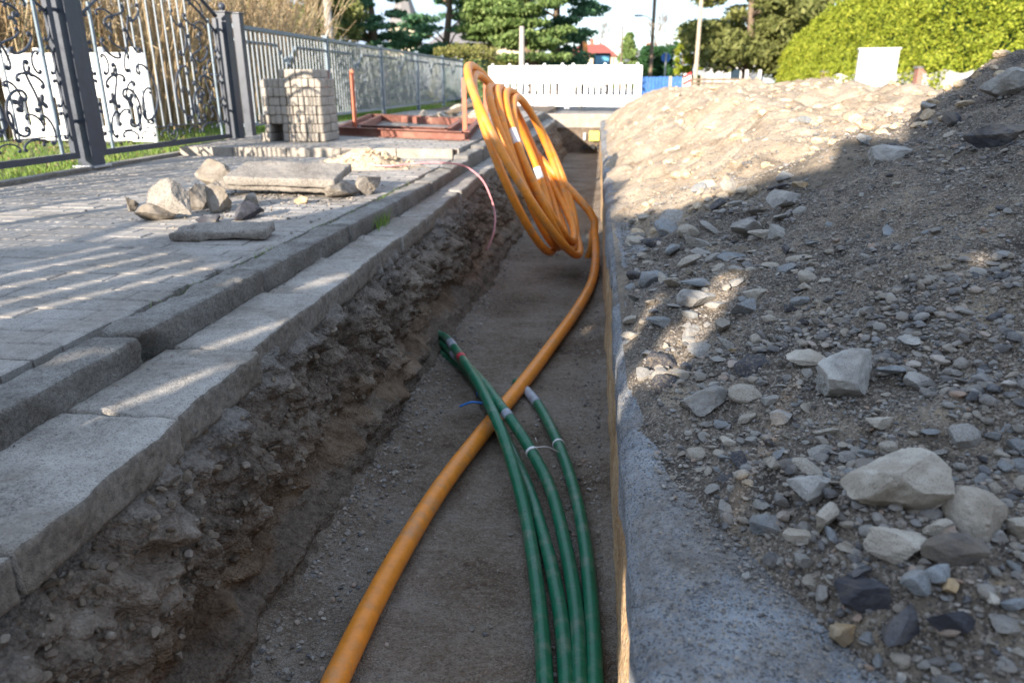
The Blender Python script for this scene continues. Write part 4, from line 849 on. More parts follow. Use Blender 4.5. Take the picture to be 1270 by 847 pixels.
white_barrier('white plastic site barrier closing the street beyond the coil, left of the two', a, b_, .08, .98, 'far', 'white barriers across the end of the trench')
white_barrier('white plastic site barrier closing the street beyond the sand heap, right of the two', (b_[0]+.03, b_[1]), c, .08, .98, 'far', 'white barriers across the end of the trench')
pr, pl = at(197, 180, .06), at(0, 176.5, .06); dd_ = (pl-pr).normalized()
def xyv(v): return (v.x, v.y)
white_barrier('white plastic barrier standing on the lawn behind the scrolled gate leaf', xyv(pr+dd_*1.75), xyv(pr), .06, .9, 'near', 'white barriers stored on the lawn')
white_barrier('white plastic barrier on the lawn behind the cut-off gate leaf', xyv(pr+dd_*3.7), xyv(pr+dd_*1.95), .06, .88, 'near', 'white barriers stored on the lawn')

# ------------------------------------------------------------------ paver stack, steel frame, stakes
o0 = rough_block('paving_block', .2, .054, .079, M['paver_new'], .001, 5, .013, .003, smooth=True); first = True
sx, sy, sz = -3.22, 7.0, .137
hts = [4, 7, 7, 7, 8, 8, 8, 8, 8, 8, 7]
for c_ in range(11):
    for r_ in range(8):
        for dpt in range(2):
            if r_ >= hts[c_]-(dpt if c_ < 9 else 0): continue
            if c_ in (2, 3) and r_ < 2 and dpt == 0: continue
            if c_ == 0 and r_ % 2: continue
            o = o0 if first else link(o0.copy()); first = False
            o.location = (sx+.03+c_*.0585+random.uniform(-.004, .004)-(r_ > 6)*.0, sy+.1+dpt*.203+random.uniform(-.012, .008), sz+.04+r_*.082+.001)
            o.rotation_euler = (0, 0, random.uniform(-.025, .025)); tag(o, 'pale grey paving block in the tall stack beside the gate post', 'paving block', 'paving blocks in the stack by the gate')
def channel(par, p, q, h=.085, w=.05, name='channel'):
    mb = MB(); p = Vector(p); q = Vector(q); up = Vector((0, 0, 1)); d = (q-p).normalized(); s = d.cross(up)
    mb.bar(p+up*h/2, q+up*h/2, .007, h, s); mb.bar(p+up*.004+s*w/2, q+up*.004+s*w/2, w, .007, s); mb.bar(p+up*(h-.004)+s*w/2, q+up*(h-.004)+s*w/2, w, .007, s); o = mb.build(name, M['rust']); o.parent = par; return o
def frame(label, c4, z):
    base = Vector((c4[0][0], c4[0][1], z)); t = thing('steel_frame', label, 'steel frame', base); q = [Vector((x, y, 0))-Vector((base.x, base.y, 0)) for x, y in c4]
    for i in range(4): channel(t, q[i], q[(i+1) % 4])
    return t
q = [at(421, 168, .135), at(576, 175, .135), at(592, 156, .135), at(462, 149, .135)]
frame('outer red-brown steel frame lying flat on the pavement between the paver stack and the coil', [(p.x, p.y) for p in q], .139)
cxy = sum((Vector((p.x, p.y)) for p in q), Vector((0, 0)))/4
frame('smaller red-brown steel frame lying inside the outer one', [tuple(cxy+(Vector((p.x, p.y))-cxy)*.72) for p in q], .145)
for px, yb, yt, r, mk, lab, nm in ((441, 160, 86, .022, 'stake', 'slim orange-red steel stake standing between the paver stack and the steel frame', 'stake'), (410, 152, 87, .03, 'rust', 'dark red stake showing just above the paver stack', 'stake'),
                               (603, 170, 92, .022, 'stake', 'orange-red stake standing behind the coil, right of the other one there', 'stake'), (577, 172, 96, .022, 'stake', 'pinkish-red stake seen through the left side of the coil', 'stake')):
    p = at(px, yb, .135); tp = atY(px, yt, p.y); hh_ = tp.z-.135; mb = MB(); mb.prism([(-r, 0), (r, 0), (r, hh_-.02), (0, hh_), (-r, hh_-.02)], 'y', -r*.7, r*.7)
    o = mb.build(nm, M[mk]); o.location = (p.x, p.y, .136); tag(o, lab, 'stake')
# debris beyond the frames
for i, (px, py, w, mk, lab) in enumerate([(565, 140, 22, 'tan_rock', 'brown clod in the debris pile beyond the steel frame'), (582, 132, 18, 'grey_rock', 'grey lump on top of the debris pile beyond the steel frame'), (550, 146, 16, 'tan_rock', 'small pale clod at the left of the debris pile'), (590, 146, 20, 'tan_rock', 'wide lump at the right of the debris pile beyond the frame'), (524, 141, 12, 'tan_rock', 'little sandy lump left of the debris pile')]):
    p = at(px, py+4, .14); rock(0, 0, 0, lab, mk, rz=i, size=w/FPX*(p-CAM).dot(FW)/2*1.2, loc=(p.x, p.y, .14), sink=.1, name='clod', cat='clod', seed=3000+i, group='debris pile beyond the steel frames')
for px, py, rz, L, lab in ((556, 146, .5, 1.1, 'weathered plank leaning across the debris pile'), (578, 150, -.3, .8, 'short weathered plank lying in front of the debris pile')):
    p = at(px, py, .14); mb = MB(); mb.box((-L/2, -.06, 0), (L/2, .06, .035), .004); o = mb.build('plank', M['dkwood']); o.location = (p.x, p.y, .2); o.rotation_euler = (.1, -.28, rz); tag(o, lab, 'plank')
# end of trench fittings
def endbox(px0, py0, px1, py1, mk, nm, lab, cat, d=.03):
    a = atY(px0, py0, YE-.02); b_ = atY(px1, py1, YE-.02); mb = MB(); mb.box((a.x, YE-.02-d, b_.z), (b_.x, YE+.03, a.z), .004); o = mb.build(nm, M[mk]); tag(o, lab, cat)
endbox(731, 163, 743, 175, 'yellow', 'marker_plate', 'square yellow plate on the end wall of the trench', 'plate'); endbox(723.5, 165, 726.5, 174, 'whiteblock', 'marker_tag', 'narrow white tag beside the yellow plate on the trench end wall', 'tag', .02)
for px, w_ in ((726, 'left'), (734.5, 'middle'), (743.5, 'right')):
    a = atY(px, 182.5, YE); mb = MB(); mb.cyl((a.x, YE-.10, a.z), (a.x, YE+.05, a.z), .055, n=20); sh = mb.build('duct_opening', M['black'], None, True); tag(sh, f'{w_} one of three black duct openings in the trench end wall', 'duct', 'black ducts in the trench end wall')

# ------------------------------------------------------------------ vegetation
def px_x(px, Y): return atY(px, 102, Y).x
def clump_cards(centers, radii, per, size, up=0.0):
    P = []; 
    for c, r in zip(centers, radii):
        n = rng.normal(size=(per, 3)); n /= np.linalg.norm(n, axis=1)[:, None]; rad = rng.random(per)**.45; P.append(np.array(c)+n*rad[:, None]*np.array(r))
    P = np.concatenate(P); return P, size*rng.uniform(.6, 1.4, len(P))
def tree(name, label, cat, X, Y, h, rad, mat, kind='round', n=9000, base=.12, size=.16, trunk_r=.18, group=None, bark='bark', z0=.05):
    t = thing(name, label, cat, (X, Y, z0), 0, group); h0 = h*base
    tube('trunk', [(rng.normal(0, .04)*k, rng.normal(0, .04)*k, h*.85*k/5) for k in range(6)], [trunk_r*(1.15-.95*k/5) for k in range(6)], M[bark], t, 10)
    cen = []; radii = []; limbs = []
    nc = {'cone': 150, 'round': 70, 'pine': 110, 'column': 60}[kind]
    for k in range(nc):
        f = rng.random(); z = h0+(h-h0)*f; a = rng.uniform(0, 2*math.pi)
        if kind == 'cone': rr = rad*(1-f)**.8*rng.uniform(.55, 1.05)+.1; z = h0+(h-h0)*f-.12*rr
        elif kind == 'column': rr = rad*min(1, 3.2*(1-f))**.6*rng.uniform(.6, 1)
        elif kind == 'pine': rr = rad*(.55+.6*f if f < .55 else 1.0-(f-.55)*1.6)*rng.uniform(.35, 1.1)
        else: rr = rad*math.sqrt(max(.02, 1-(2*f-1)**2*.85))*rng.uniform(.45, 1.02)
        c = (rr*math.cos(a), rr*math.sin(a), z); cen.append(c); s = {'cone': .5, 'round': .62, 'pine': .62, 'column': .5}[kind]*rad*.42*(1.1-.4*f)
        radii.append((s*1.2, s*1.2, s*(.3 if kind in ('cone', 'pine') else .62))); 
        if k % 3 == 0: limbs.append(tube_arrays([(0, 0, min(h*.8, max(.3, z-rr*.35))), (c[0]*.5, c[1]*.5, z-rr*.08), (c[0]*.95, c[1]*.95, z)], [trunk_r*.3, trunk_r*.2, .02], 5))
    mesh_mixed('limbs', limbs, M[bark], t); P, S = clump_cards(cen, radii, n//nc, size); cards('crown', P, S, M[mat], t, .45); return t
GB = 'trees beyond the metal fence'
tree('shrub_tree', 'olive-yellow bushy tree behind the first bay of the metal fence', 'tree', px_x(330, 24), 24, 6, 2.4, 'olive', 'round', 23400, .1, 0.081, group=GB)
tree('shrub_tree', 'olive evergreen behind the grey utility pole left of centre', 'tree', px_x(395, 27), 27, 6.5, 2.2, 'olive', 'round', 20800, .05, 0.087, group=GB)
tree('spruce_tree', 'dark spruce right of the left utility pole', 'tree', px_x(462, 30), 30, 7.5, 2.0, 'spruce', 'cone', 23400, .08, 0.093, group=GB)
tree('spruce_tree', 'dense green spruce left of the big pine', 'tree', px_x(555, 36), 36, 11, 2.7, 'spruce', 'cone', 28600, .1, 0.116, group=GB)
tree('pine_tree', 'pale green pine in front of the dense spruce', 'tree', px_x(612, 33), 33, 9, 2.1, 'pine', 'pine', 23400, .22, 0.104, group=GB)
tree('pine_tree', 'big pine with a thick reddish trunk above the white barrier', 'tree', px_x(655, 31), 31, 9, 2.0, 'pine', 'pine', 31200, .16, 0.099, .28, GB)
tree('spruce_tree', 'blue-dark spruce at the right of the tree group above the barrier', 'tree', px_x(688, 36), 36, 11, 2.4, 'spruce', 'pine', 28600, .1, 0.110, .2, GB)
tree('broad_tree', 'tall brown-green yew-like tree left of the golden hedge', 'tree', px_x(925, 54), 54, 11, 4.6, 'olive', 'round', 30000, .12, .2, .3)
tree('broad_tree', 'second tall dark tree rising behind the golden hedge', 'tree', px_x(1010, 60), 60, 11.5, 5.2, 'olive', 'round', 26000, .1, .22, .3)
tree('thuja_tree', 'bright yellow-green columnar conifer right of the blue fence', 'tree', px_x(846, 58), 58, 3.7, .75, 'hedge', 'column', 4500, .02, .13, .08)
tree('thuja_tree', 'second yellow-green columnar conifer touching the wooden pole', 'tree', px_x(858, 55), 55, 4.2, .7, 'hedge', 'column', 4500, .02, .13, .08)
tree('thuja_tree', 'dark green columnar conifer left of the yellow-green ones', 'tree', px_x(835, 60), 60, 3.4, .8, 'dkhedge', 'column', 4000, .02, .14, .08)
tree('cone_tree', 'small pointed green conifer far away right of the red-roofed house', 'tree', px_x(778, 80), 80, 5.2, 1.5, 'pine', 'cone', 4000, .02, .22, .1)
def hedge(name, label, x0, x1, y0, y1, h, mat, n, size, wob=.25, taper=None, coremat='dkhedge'):
    t = thing(name, label, 'hedge', (x0, y0, .05)); W_, L_ = x1-x0, y1-y0
    P = rng.random((n, 3)); f = rng.random(n); side = np.where(f < .5, 0, np.where(f < .68, 1, np.where(f < .9, 2, 3)))
    P[:, 0] = np.where(side == 0, 0, np.where(side == 3, P[:, 0], P[:, 0])); P[side == 1, 1] = 1; P[side == 2, 2] = 1; P[side == 3, 1] = 0
    hh = np.full(n, h) if taper is None else np.interp(P[:, 1], *taper)*h
    Q = np.stack([P[:, 0]*W_, P[:, 1]*L_, P[:, 2]*hh], 1); b_ = wob*fbm(Q, .8, 4, .6, 5)+.36*fbm(Q, 3.0, 3, .6, 6)
    Q[side == 0, 0] += (b_-.35*np.clip(P[:, 2]-.75, 0, 1)*-1.5)[side == 0]; Q[side == 2, 2] += b_[side == 2]; Q[side == 1, 1] += b_[side == 1]; Q[side == 3, 1] -= b_[side == 3]
    Q += rng.normal(0, size*.9, Q.shape); Q[:, 2] = np.abs(Q[:, 2]); cards('foliage', Q, size*rng.uniform(.5, 1.4, n), M[mat], t, .5)
    yy_ = np.linspace(.15, L_-.15, 30); V = []; 
    for y_ in yy_:
        H_ = (h if taper is None else np.interp(y_/L_, *taper)*h)-.22; V += [(.2, y_, 0), (.3, y_, H_*.8), (.5, y_, H_), (W_-.3, y_, H_), (W_-.2, y_, 0)]
    F = [(i*5+j, i*5+j+1, i*5+j+6, i*5+j+5) for i in range(29) for j in range(4)]+[(0, 1, 3, 4), (145, 146, 148, 149)]; mesh_np('inner_twigs', V, F, M[coremat], t); return t
hedge('golden_hedge', 'very tall clipped golden-green hedge along the right side of the street', 11.75, 13.6, 17, 52, 4.3, 'hedge', 150000, .06, taper=([0, .7, .88, .96, 1], [1.02, 1.0, .8, .68, .5]))
x = px_x(816, 62); hedge('dark_hedge', 'dark green clipped hedge behind the blue fence', x-1.2, x+1.25, 61, 66, 3.0, 'dkhedge', 9000, .12)
x = px_x(578, 24); hedge('clipped_hedge', 'olive-brown clipped hedge behind the far end of the metal fence', x-1.0, x+.75, 24, 26, 1.55, 'buxus', 9000, .05, .08)
x = px_x(612, 30); hedge('clipped_hedge', 'lower olive hedge just left of the white barriers', x-.9, x+.9, 30, 31.5, 1.35, 'buxus', 5000, .06, .08)
# dry bamboo-like shrubs behind the gate
def stalks(label, X, Y, n, h, spread, seed):
    r = np.random.default_rng(seed); t = thing('dry_shrub', label, 'shrub', (X, Y, .05), 0, 'bare tan shrubs behind the gate'); parts = []; Lf = []
    for k in range(n):
        a = r.uniform(0, 6.28); rr = r.random()**.6*spread*.55; b0 = np.array([rr*math.cos(a), rr*math.sin(a), 0]); L = h*r.uniform(.5, 1.05); ln = r.normal(0, .22, 2)+.25*b0[:2]
        p = [tuple(b0+np.array([ln[0]*L*q_**1.5, ln[1]*L*q_**1.5, L*q_])) for q_ in (0, .35, .7, 1)]; parts.append(tube_arrays(p, [.011, .009, .007, .003], 4, False))
        for j in range(2):
            q_ = r.uniform(.4, .95); s0 = b0+np.array([ln[0]*L*q_**1.5, ln[1]*L*q_**1.5, L*q_]); d_ = r.normal(0, .3, 3)+[0, 0, .35]; parts.append(tube_arrays([tuple(s0), tuple(s0+d_*.5), tuple(s0+d_)], [.006, .004, .002], 3, False)); Lf.append(s0+d_*r.random())
    mesh_mixed('stems', parts, M['stalk'], t, False); Lf = np.array(Lf); P = Lf[r.integers(0, len(Lf), n*5)]+r.normal(0, .12, (n*5, 3)); cards('leaves', P, .03*r.uniform(.5, 1.4, len(P)), M['stalk' if seed % 2 else 'olive'], t, .3)
stalks('dense bare tan shrub behind the middle of the scrolled gate leaf', -6.3, 9.6, 330, 2.9, 2.0, 11)
stalks('tan shrub directly behind the ball-topped gate post', -6.2, 12.0, 300, 2.9, 2.0, 13)
stalks('tan shrub with greenish leaves right behind the thick gate post', -7.4, 8.2, 300, 2.8, 2.0, 12)
stalks('leafy tan shrub at the far upper left behind the cut-off gate leaf', -8.6, 7.0, 260, 2.7, 2.2, 14)
stalks('tan shrub behind the first bay of the metal fence', -6.9, 15.4, 280, 3.1, 2.0, 15)
for i, (px, Y) in enumerate(((449, 14.5), (487, 17.5), (520, 20.5))):
    hx = min(px_x(px, Y), -4.6); 
    t = tree('garden_shrub', f'grey-green leafy shrub behind the metal fence, {ORD[i]} of three beyond the utility pole', 'shrub', hx-.9, Y, 1.35, .9, 'buxus' if i == 1 else 'olive', 'round', 3500, .02, .05, .03, 'leafy shrubs behind the metal fence')
def bare_tree(label, X, Y, h, seed):
    r = np.random.default_rng(seed); parts = []
    def grow(p, d, L, rad, dep):
        q_ = p+d*L; parts.append(tube_arrays([tuple(p), tuple((p+q_)/2+r.normal(0, L*.04, 3)), tuple(q_)], [rad, rad*.85, rad*.65], 4, False))
        if dep == 0: return
        for k in range(3 if dep > 2 else 4):
            nd = d+r.normal(0, .48, 3); nd[2] += .12; nd /= np.linalg.norm(nd); grow(q_, nd, L*r.uniform(.6, .85), rad*.6, dep-1)
    t = thing('bare_tree', label, 'tree', (X, Y, .05)); grow(np.array([0, 0, 0.]), np.array([0, 0, 1.]), h*.3, .14, 4); mesh_mixed('branches', parts, M['bark'], t, False)
bare_tree('leafless tree above the red-roofed house', px_x(737, 120), 120, 11, 4); bare_tree('leafless tree behind the tall street pole', px_x(812, 90), 90, 8.5, 6)

# ------------------------------------------------------------------ street furniture and buildings beyond
def pole(label, px, Y, h, r, mk, name='utility_pole', arm=False, cat='pole', z0=0.0):
    X = px_x(px, Y); t = thing(name, label, cat, (X, Y, z0)); mb = MB(); mb.cyl((0, 0, 0), (0, 0, h), r, r*.75, 14); mb.build('shaft', M[mk], t, True)
    if arm: mb = MB(); mb.box((-.6, -.05, h-.5), (.6, .05, h-.42)); [mb.cyl((x, 0, h-.42), (x, 0, h-.3), .035) for x in (-.5, 0, .5)]; mb.build('cross_arm', M['dkwood'], t)
    return t, X
pole('pale weathered utility pole behind the metal fence on the left', 413, 20.5, 7.5, .115, 'birchpole', z0=.1)
tp, xp = pole('tall dark street pole right of the white barriers', 806, 40, 7.2, .10, 'dkwood', arm=False)
tube('lamp_arm', [(0, 0, 3.5), (-.35, 0, 3.75), (-.6, 0, 3.78)], .025, M['zinc'], tp); mb = MB(); mb.box((-.95, -.1, 3.73), (-.55, .1, 3.83), .03); mb.build('lamp_head', M['zinc'], tp); mb = MB(); mb.box((-.12, -.12, 5.2), (.12, .12, 5.7), .02); mb.build('junction_box', M['black'], tp)
pole('wooden utility pole at the left side of the yew-like tree', 862, 42, 8.5, .12, 'palewood', arm=True)
pole('thin distant pole beside the small conifer', 769, 75, 5.6, .1, 'dkwood')
pole('short thin distant pole right of the red-roofed house', 760, 85, 4.4, .07, 'dkwood')
pole('stubby pale trunk-like pole left of the big pine trunk', 647, 29, 2.6, .12, 'birchpole')
a = Vector((xp, 40, 7.0))
for k, (q_, lab) in enumerate(((Vector((px_x(769, 75), 75, 5.5)), 'overhead wire from the tall street pole to the thin distant pole'), (Vector((px_x(413, 20.5), 20.5, 7.4)), 'overhead wire crossing the street toward the left utility pole'))):
    pts = [a.lerp(q_, s_/16)-Vector((0, 0, .6*4*(s_/16)*(1-s_/16))) for s_ in range(17)]; tag(tube('overhead_wire', pts, .008, M['black'], None, 5), lab, 'wire')
# road sign seen from behind and striped hazard board
X = px_x(824, 44); t = thing('road_sign', 'blue-grey road sign seen from behind in front of the dark hedge', 'sign', (X, 44, 0)); mb = MB(); mb.cyl((0, 0, 0), (0, 0, 2.2), .045); mb.build('pole', M['zinc'], t); mb = MB(); mb.cyl((0, .05, 1.95), (0, .07, 1.95), .26, n=24); mb.build('plate', M['blue'], t)
X = px_x(852, 32); t = thing('hazard_board', 'white board with red slanting stripes standing beyond the sand heap', 'sign', (X, 32, 0)); mb = MB(); mb.box((-.15, -.015, .15), (.15, .015, 1.0), .03); mb.build('board', M['white'], t); mb = MB(); mb.box((-.2, -.2, 0), (.2, .2, .15), .02); mb.build('foot', M['black'], t)
for k in range(3): mb = MB(); z_ = .28+k*.26; mb.prism([(-.145, z_), (.145, z_+.15), (.145, z_+.27), (-.145, z_+.12)], 'y', -.019, -.016); mb.build('stripe', M['red'], t)
# blue board fence
x0, x1 = px_x(796, 38), px_x(850, 38); t = thing('blue_fence', 'blue board fence with a few pale boards below the dark hedge', 'fence', (x0, 38, 0)); n = 13; w = (x1-x0)/n
for k in range(n): mb = MB(); mb.box((k*w+.01, -.02, .05), ((k+1)*w-.01, .02, .92+random.uniform(-.02, .02)), .005); mb.build('board', M['palewood' if k in (8, 12) else 'blue'], t)
mb = MB(); mb.box((0, .021, .3), (x1-x0, .06, .38)); mb.box((0, .021, .72), (x1-x0, .06, .8)); mb.build('rail', M['dkwood'], t)
# wooden rail fence
x0, x1 = px_x(856, 40), px_x(925, 40); t = thing('rail_fence', 'weathered wooden rail fence under the yew-like tree', 'fence', (x0, 40, .05)); L = x1-x0
for k in range(6): mb = MB(); mb.box((k*L/5-.05, -.05, 0), (k*L/5+.05, .05, .95 if k % 2 else .8), .01); mb.build('post', M['palewood'], t)
mb = MB(); [mb.box((0, -.075, z_), (L, -.051, z_+.1)) for z_ in (.12, .32, .52, .7)]; mb.build('rails', M['dkwood'], t)
# wire gate with white posts
x0, x1 = px_x(925, 36), px_x(947, 35); t = thing('wire_gate', 'grey wire-mesh gate between two whitish posts left of the golden hedge', 'gate', (x0, 36, .05)); L = x1-x0
for x in (0, L): mb = MB(); mb.box((x-.07, -.07, 0), (x+.07, .07, 1.15), .01); mb.build('post', M['whiteblock'], t)
mb = MB(); n = 14
for k in range(n+1): mb.box((.08+(L-.16)*k/n-.004, -.005, .1), (.08+(L-.16)*k/n+.004, .005, 1.0)); mb.box((.08, -.004, .1+.9*k/n-.004), (L-.08, .006, .1+.9*k/n+.004))
mb.build('mesh_panel', M['zinc'], t)
# brick pillars with white pickets and a low wall
PY = [23.8, 28.9, 34.6, 40.5]
for k, y_ in enumerate(PY):
    t = thing('brick_pillar', f'red brick fence pillar with a grey cap before the golden hedge, {ORD[k]} from the right', 'pillar', (11.35, y_, .1), 0, 'brick pillars before the golden hedge')
    m = M.get('brickwall')
    if m is None:
        m, nt, b = new_mat('brickwork'); v = coords(nt, None, False); bt = nt.nodes.new('ShaderNodeTexBrick'); bt.inputs['Scale'].default_value = 4.2; bt.inputs['Color1'].default_value = (.36, .13, .085, 1); bt.inputs['Color2'].default_value = (.27, .1, .07, 1); bt.inputs['Mortar'].default_value = (.4, .36, .32, 1); bt.inputs['Mortar Size'].default_value = .03
        mp = nt.nodes.new('ShaderNodeMapping'); mp.inputs['Rotation'].default_value = (R(90), 0, 0); nt.links.new(v, mp.inputs[0]); nt.links.new(mp.outputs[0], bt.inputs['Vector']); finish(nt, b, bt.outputs['Color'], .85); M['brickwall'] = m
    mb = MB(); mb.box((-.17, -.17, 0), (.17, .17, 1.02), .006); mb.build('shaft', m, t); mb = MB(); mb.box((-.21, -.21, 1.02), (.21, .21, 1.1), .015); mb.build('cap', M['greyroof'], t)
for k in range(4):
    y0 = PY[k-1]+.2 if k else 19.0; y1 = PY[k]-.2; t = thing('picket_fence', f'white picket fence bay half grown through by the golden hedge, {ORD[k]} bay from the right', 'fence', (11.35, y0, .1), 0, 'white picket bays before the golden hedge'); L = y1-y0
    mb = MB(); mb.box((-.1, 0, 0), (.1, L, .16)); mb.build('plinth', M['concrete'], t); mb = MB(); mb.box((.02, 0, .3), (.05, L, .36)); mb.box((.02, 0, .72), (.05, L, .78)); mb.build('rail', M['white'], t); mb = MB(); n = int(L/.16)
    for j in range(n): mb.box((-.02, j*L/n+.03, .2), (.018, j*L/n+.11, .9+.06*math.sin(j*2*math.pi/n*2)))
    mb.build('pickets', M['whiteblock'], t)
# sprays of hedge poking through the pickets
N = 16000; Pq = np.stack([rng.normal(11.38, .16, N), rng.uniform(17, 46, N), rng.uniform(.15, 1.5, N)**1.0], 1); ok = fbm(Pq, .7, 3, .5, 9) > -.02
o = cards('hedge_sprays', Pq[ok], .07, M['hedge'], None, .5); tag(o, 'sprays of golden hedge foliage hanging over the white picket fence', 'foliage', kind='stuff')
# whitewashed utility cabinet
p = at(1082, 124, .05); d = 27.0; X = px_x(1084, d); t = thing('utility_cabinet', 'whitish grey utility cabinet with two stained faces behind the sand heap', 'cabinet', (X, d, .05), -.25)
mb = MB(); mb.box((-.6, -.3, 0), (.6, .3, 1.62), .015); mb.build('body', M['whiteblock'], t); mb = MB(); mb.box((-.64, -.34, 1.62), (.64, .34, 1.68), .012); mb.build('lid', M['whiteblock'], t)
for s_ in (-1, 1): mb = MB(); mb.box((.02*s_ if s_ > 0 else -.56, -.312, .1), (.56 if s_ > 0 else -.02, -.301, 1.54), .004); mb.build('door', M['whiteblock'], t)
def house(name, label, X, Y, w, dp, he, hr, wall, roof, wins=(), rz=0, chim=True):
    t = thing(name, label, 'house', (X, Y, 0), rz); mb = MB(); mb.prism([(-w/2, 0), (w/2, 0), (w/2, he), (0, hr-.05), (-w/2, he)] if False else [(-w/2, 0), (w/2, 0), (w/2, he), (-w/2, he)], 'y', -dp/2, dp/2); mb.build('wall', M[wall], t)
    mb = MB(); e = .35; V = [(-w/2-e, -dp/2-e, he), (w/2+e, -dp/2-e, he), (w/2+e, dp/2+e, he), (-w/2-e, dp/2+e, he), (-w/4, 0, hr), (w/4, 0, hr)]; vs = [mb.bm.verts.new(v) for v in V]
    for f in ((0, 1, 5, 4), (1, 2, 5), (2, 3, 4, 5), (3, 0, 4), (3, 2, 1, 0)): mb.bm.faces.new([vs[i] for i in f])
    rf = mb.build('roof', M[roof], t)
    if chim: mb = MB(); mb.box((-.3, -.25, hr-.6), (.2, .25, hr+.7)); c_ = mb.build('chimney', M['brick'], rf)
    for x, z_, ww, hh in wins: mb = MB(); mb.box((x-ww/2, -dp/2-.05, z_), (x+ww/2, -dp/2+.02, z_+hh)); f_ = mb.build('window', M['white'], t); mb = MB(); mb.box((x-ww/2+.08, -dp/2-.06, z_+.08), (x+ww/2-.08, -dp/2-.052, z_+hh-.08)); mb.build('pane', M['glass'], f_)
    return t
house('house', 'cream house with a red tiled roof far down the street', px_x(733, 112), 112, 6.6, 7, 4.0, 5.7, 'plaster', 'rooftile', ((-2, 1.8, 1, 1.2), (0, 1.8, 1, 1.2), (2, 1.8, 1, 1.2)))
house('house', 'pale house with a grey roof behind the right end of the white barriers', px_x(802, 92), 92, 5.0, 7, 2.4, 4.2, 'plaster', 'greyroof', ((-1.4, 1, .9, 1), (.6, 1, .9, 1)))
house('house', 'cream house half hidden behind the pines on the left', px_x(610, 62), 62, 8, 7, 3.4, 5.6, 'plaster', 'greyroof', ((-2.5, 1.2, 1, 1.3), (0, 1.2, 1, 1.3), (2.5, 1.2, 1, 1.3)))
house('house', 'small pale building behind the yew-like tree', px_x(905, 75), 75, 5, 5, 2.2, 3.4, 'whiteblock', 'greyroof', ((0, .9, 1, 1),))
X = px_x(505, 95); t = thing('church', 'distant church tower with a pointed grey spire between the spruces', 'church', (X, 95, 0)); mb = MB(); mb.box((-1.6, -1.6, 0), (1.6, 1.6, 7)); mb.build('tower', M['plaster'], t); mb = MB(); mb.cyl((0, 0, 7), (0, 0, 12.5), 2.1, .02, 8); mb.build('spire', M['greyroof'], t); mb = MB(); mb.box((-5, 1.7, 0), (2, 9, 4.5)); mb.build('nave', M['plaster'], t)
# excavator
X = px_x(737, 46); t = thing('excavator', 'small excavator with a blue-tinted cab and raised dark arm beyond the white barriers', 'excavator', (X, 46, 0)); mb = MB()
mb.box((-.1, -.6, .95), (.9, .6, 2.25), .06); cab = mb.build('cab', M['black'], t); mb = MB(); mb.box((0, -.615, 1.35), (.8, -.602, 2.1)); mb.build('window', plain('tinted_glass', (.12, .34, .5), .15), cab)
mb = MB(); mb.box((-.9, -.7, .6), (.9, .9, .95), .04); mb.build('upper_body', M['ochre_rock'] if False else M['orange'], t)
for s_ in (-1, 1):
    mb = MB(); x = s_*.75; mb.prism([(-1, .1), (1, .1), (1.15, .3), (1, .55), (-1, .55), (-1.15, .3)], 'x', x-.18, x+.18); mb.build('track', M['black'], t)
mb = MB(); mb.bar((-.45, -.7, .95), (-.75, -1.6, 2.5), .22, .25); mb.bar((-.75, -1.6, 2.5), (-.6, -2.2, 2.9), .2, .24); mb.build('boom', M['black'], t); mb = MB(); mb.bar((-.6, -2.2, 2.9), (-.45, -2.7, 1.6), .17, .2); mb.build('stick', M['orange'], t)
mb = MB(); mb.prism([(-2.9, 1.7), (-2.5, 1.6), (-2.35, 1.2), (-2.7, 1.0), (-3.0, 1.25)], 'x', -.75, -.2); mb.build('bucket', M['black'], t)
# rooftops and greenery closing the horizon
for k, (px, Y, w, h) in enumerate(((60, 60, 30, 5), (250, 70, 26, 6), (430, 80, 20, 6))):
    pass
hedge('tree_belt', 'distant dark belt of trees along the horizon on the left', -60, -30, 75, 85, 7, 'olive', 9000, .35, 1.2, coremat='olive')
x = px_x(1100, 90); hedge('tree_belt', 'distant belt of trees hidden behind the golden hedge', x-10, x+30, 90, 96, 6, 'olive', 9000, .35, 1.2, coremat='olive')

# ------------------------------------------------------------------ unseen screen added behind the camera to shape shade and sun streaks
AZ, EL = R(25), R(17); CT = 1/math.tan(EL)
def uv(p): return (p.x*math.cos(AZ)-p.y*math.sin(AZ), p.x*math.sin(AZ)+p.y*math.cos(AZ)+p.z*CT)
def xy(u, v): return (u*math.cos(AZ)+v*math.sin(AZ), -u*math.sin(AZ)+v*math.cos(AZ))
def spt(px, py, z): return uv(hit(px, py)[0]) if z is None else uv(at(px, py, z))
slots = []
def slot(a, b_, w, z=0.0, ext=(0, 0)):
    A, B = spt(*a, z), spt(*b_, z); u = (A[0]+B[0])/2; slots.append((u-w/2, u+w/2, min(A[1], B[1])-ext[0], max(A[1], B[1])+ext[1]))
for y0, e in ((324, (111, 302)), (335, (137, 308)), (347.5, (186, 313)), (364, (217, 322)), (380, (260, 327))):
    u, v = uv(at(0, y0, .075)); u2, v2 = uv(at(*e, .075)); slots.append(((u+u2)/2-.024, (u+u2)/2+.024, v-1.2, v2))
slot((40, 541), (277, 457), .045, 0); slot((257, 437), (365, 391), .05, 0); slot((372, 362), (415, 340), .07, 0)
slot((0, 452), (50, 440), .06, .1)
slot((872, 635), (965, 465), .105, None); slot((800, 480), (910, 345), .10, None); slot((772, 560), (805, 400), .04, 0.0); slot((766, 500), (790, 365), .035, 0.0)
slots.append((-.45, -.23, -1.3, .35)); slot((1192, 331), (1238, 322), .03, None)
slots.sort(); u0, u1 = -3.2, 4.4
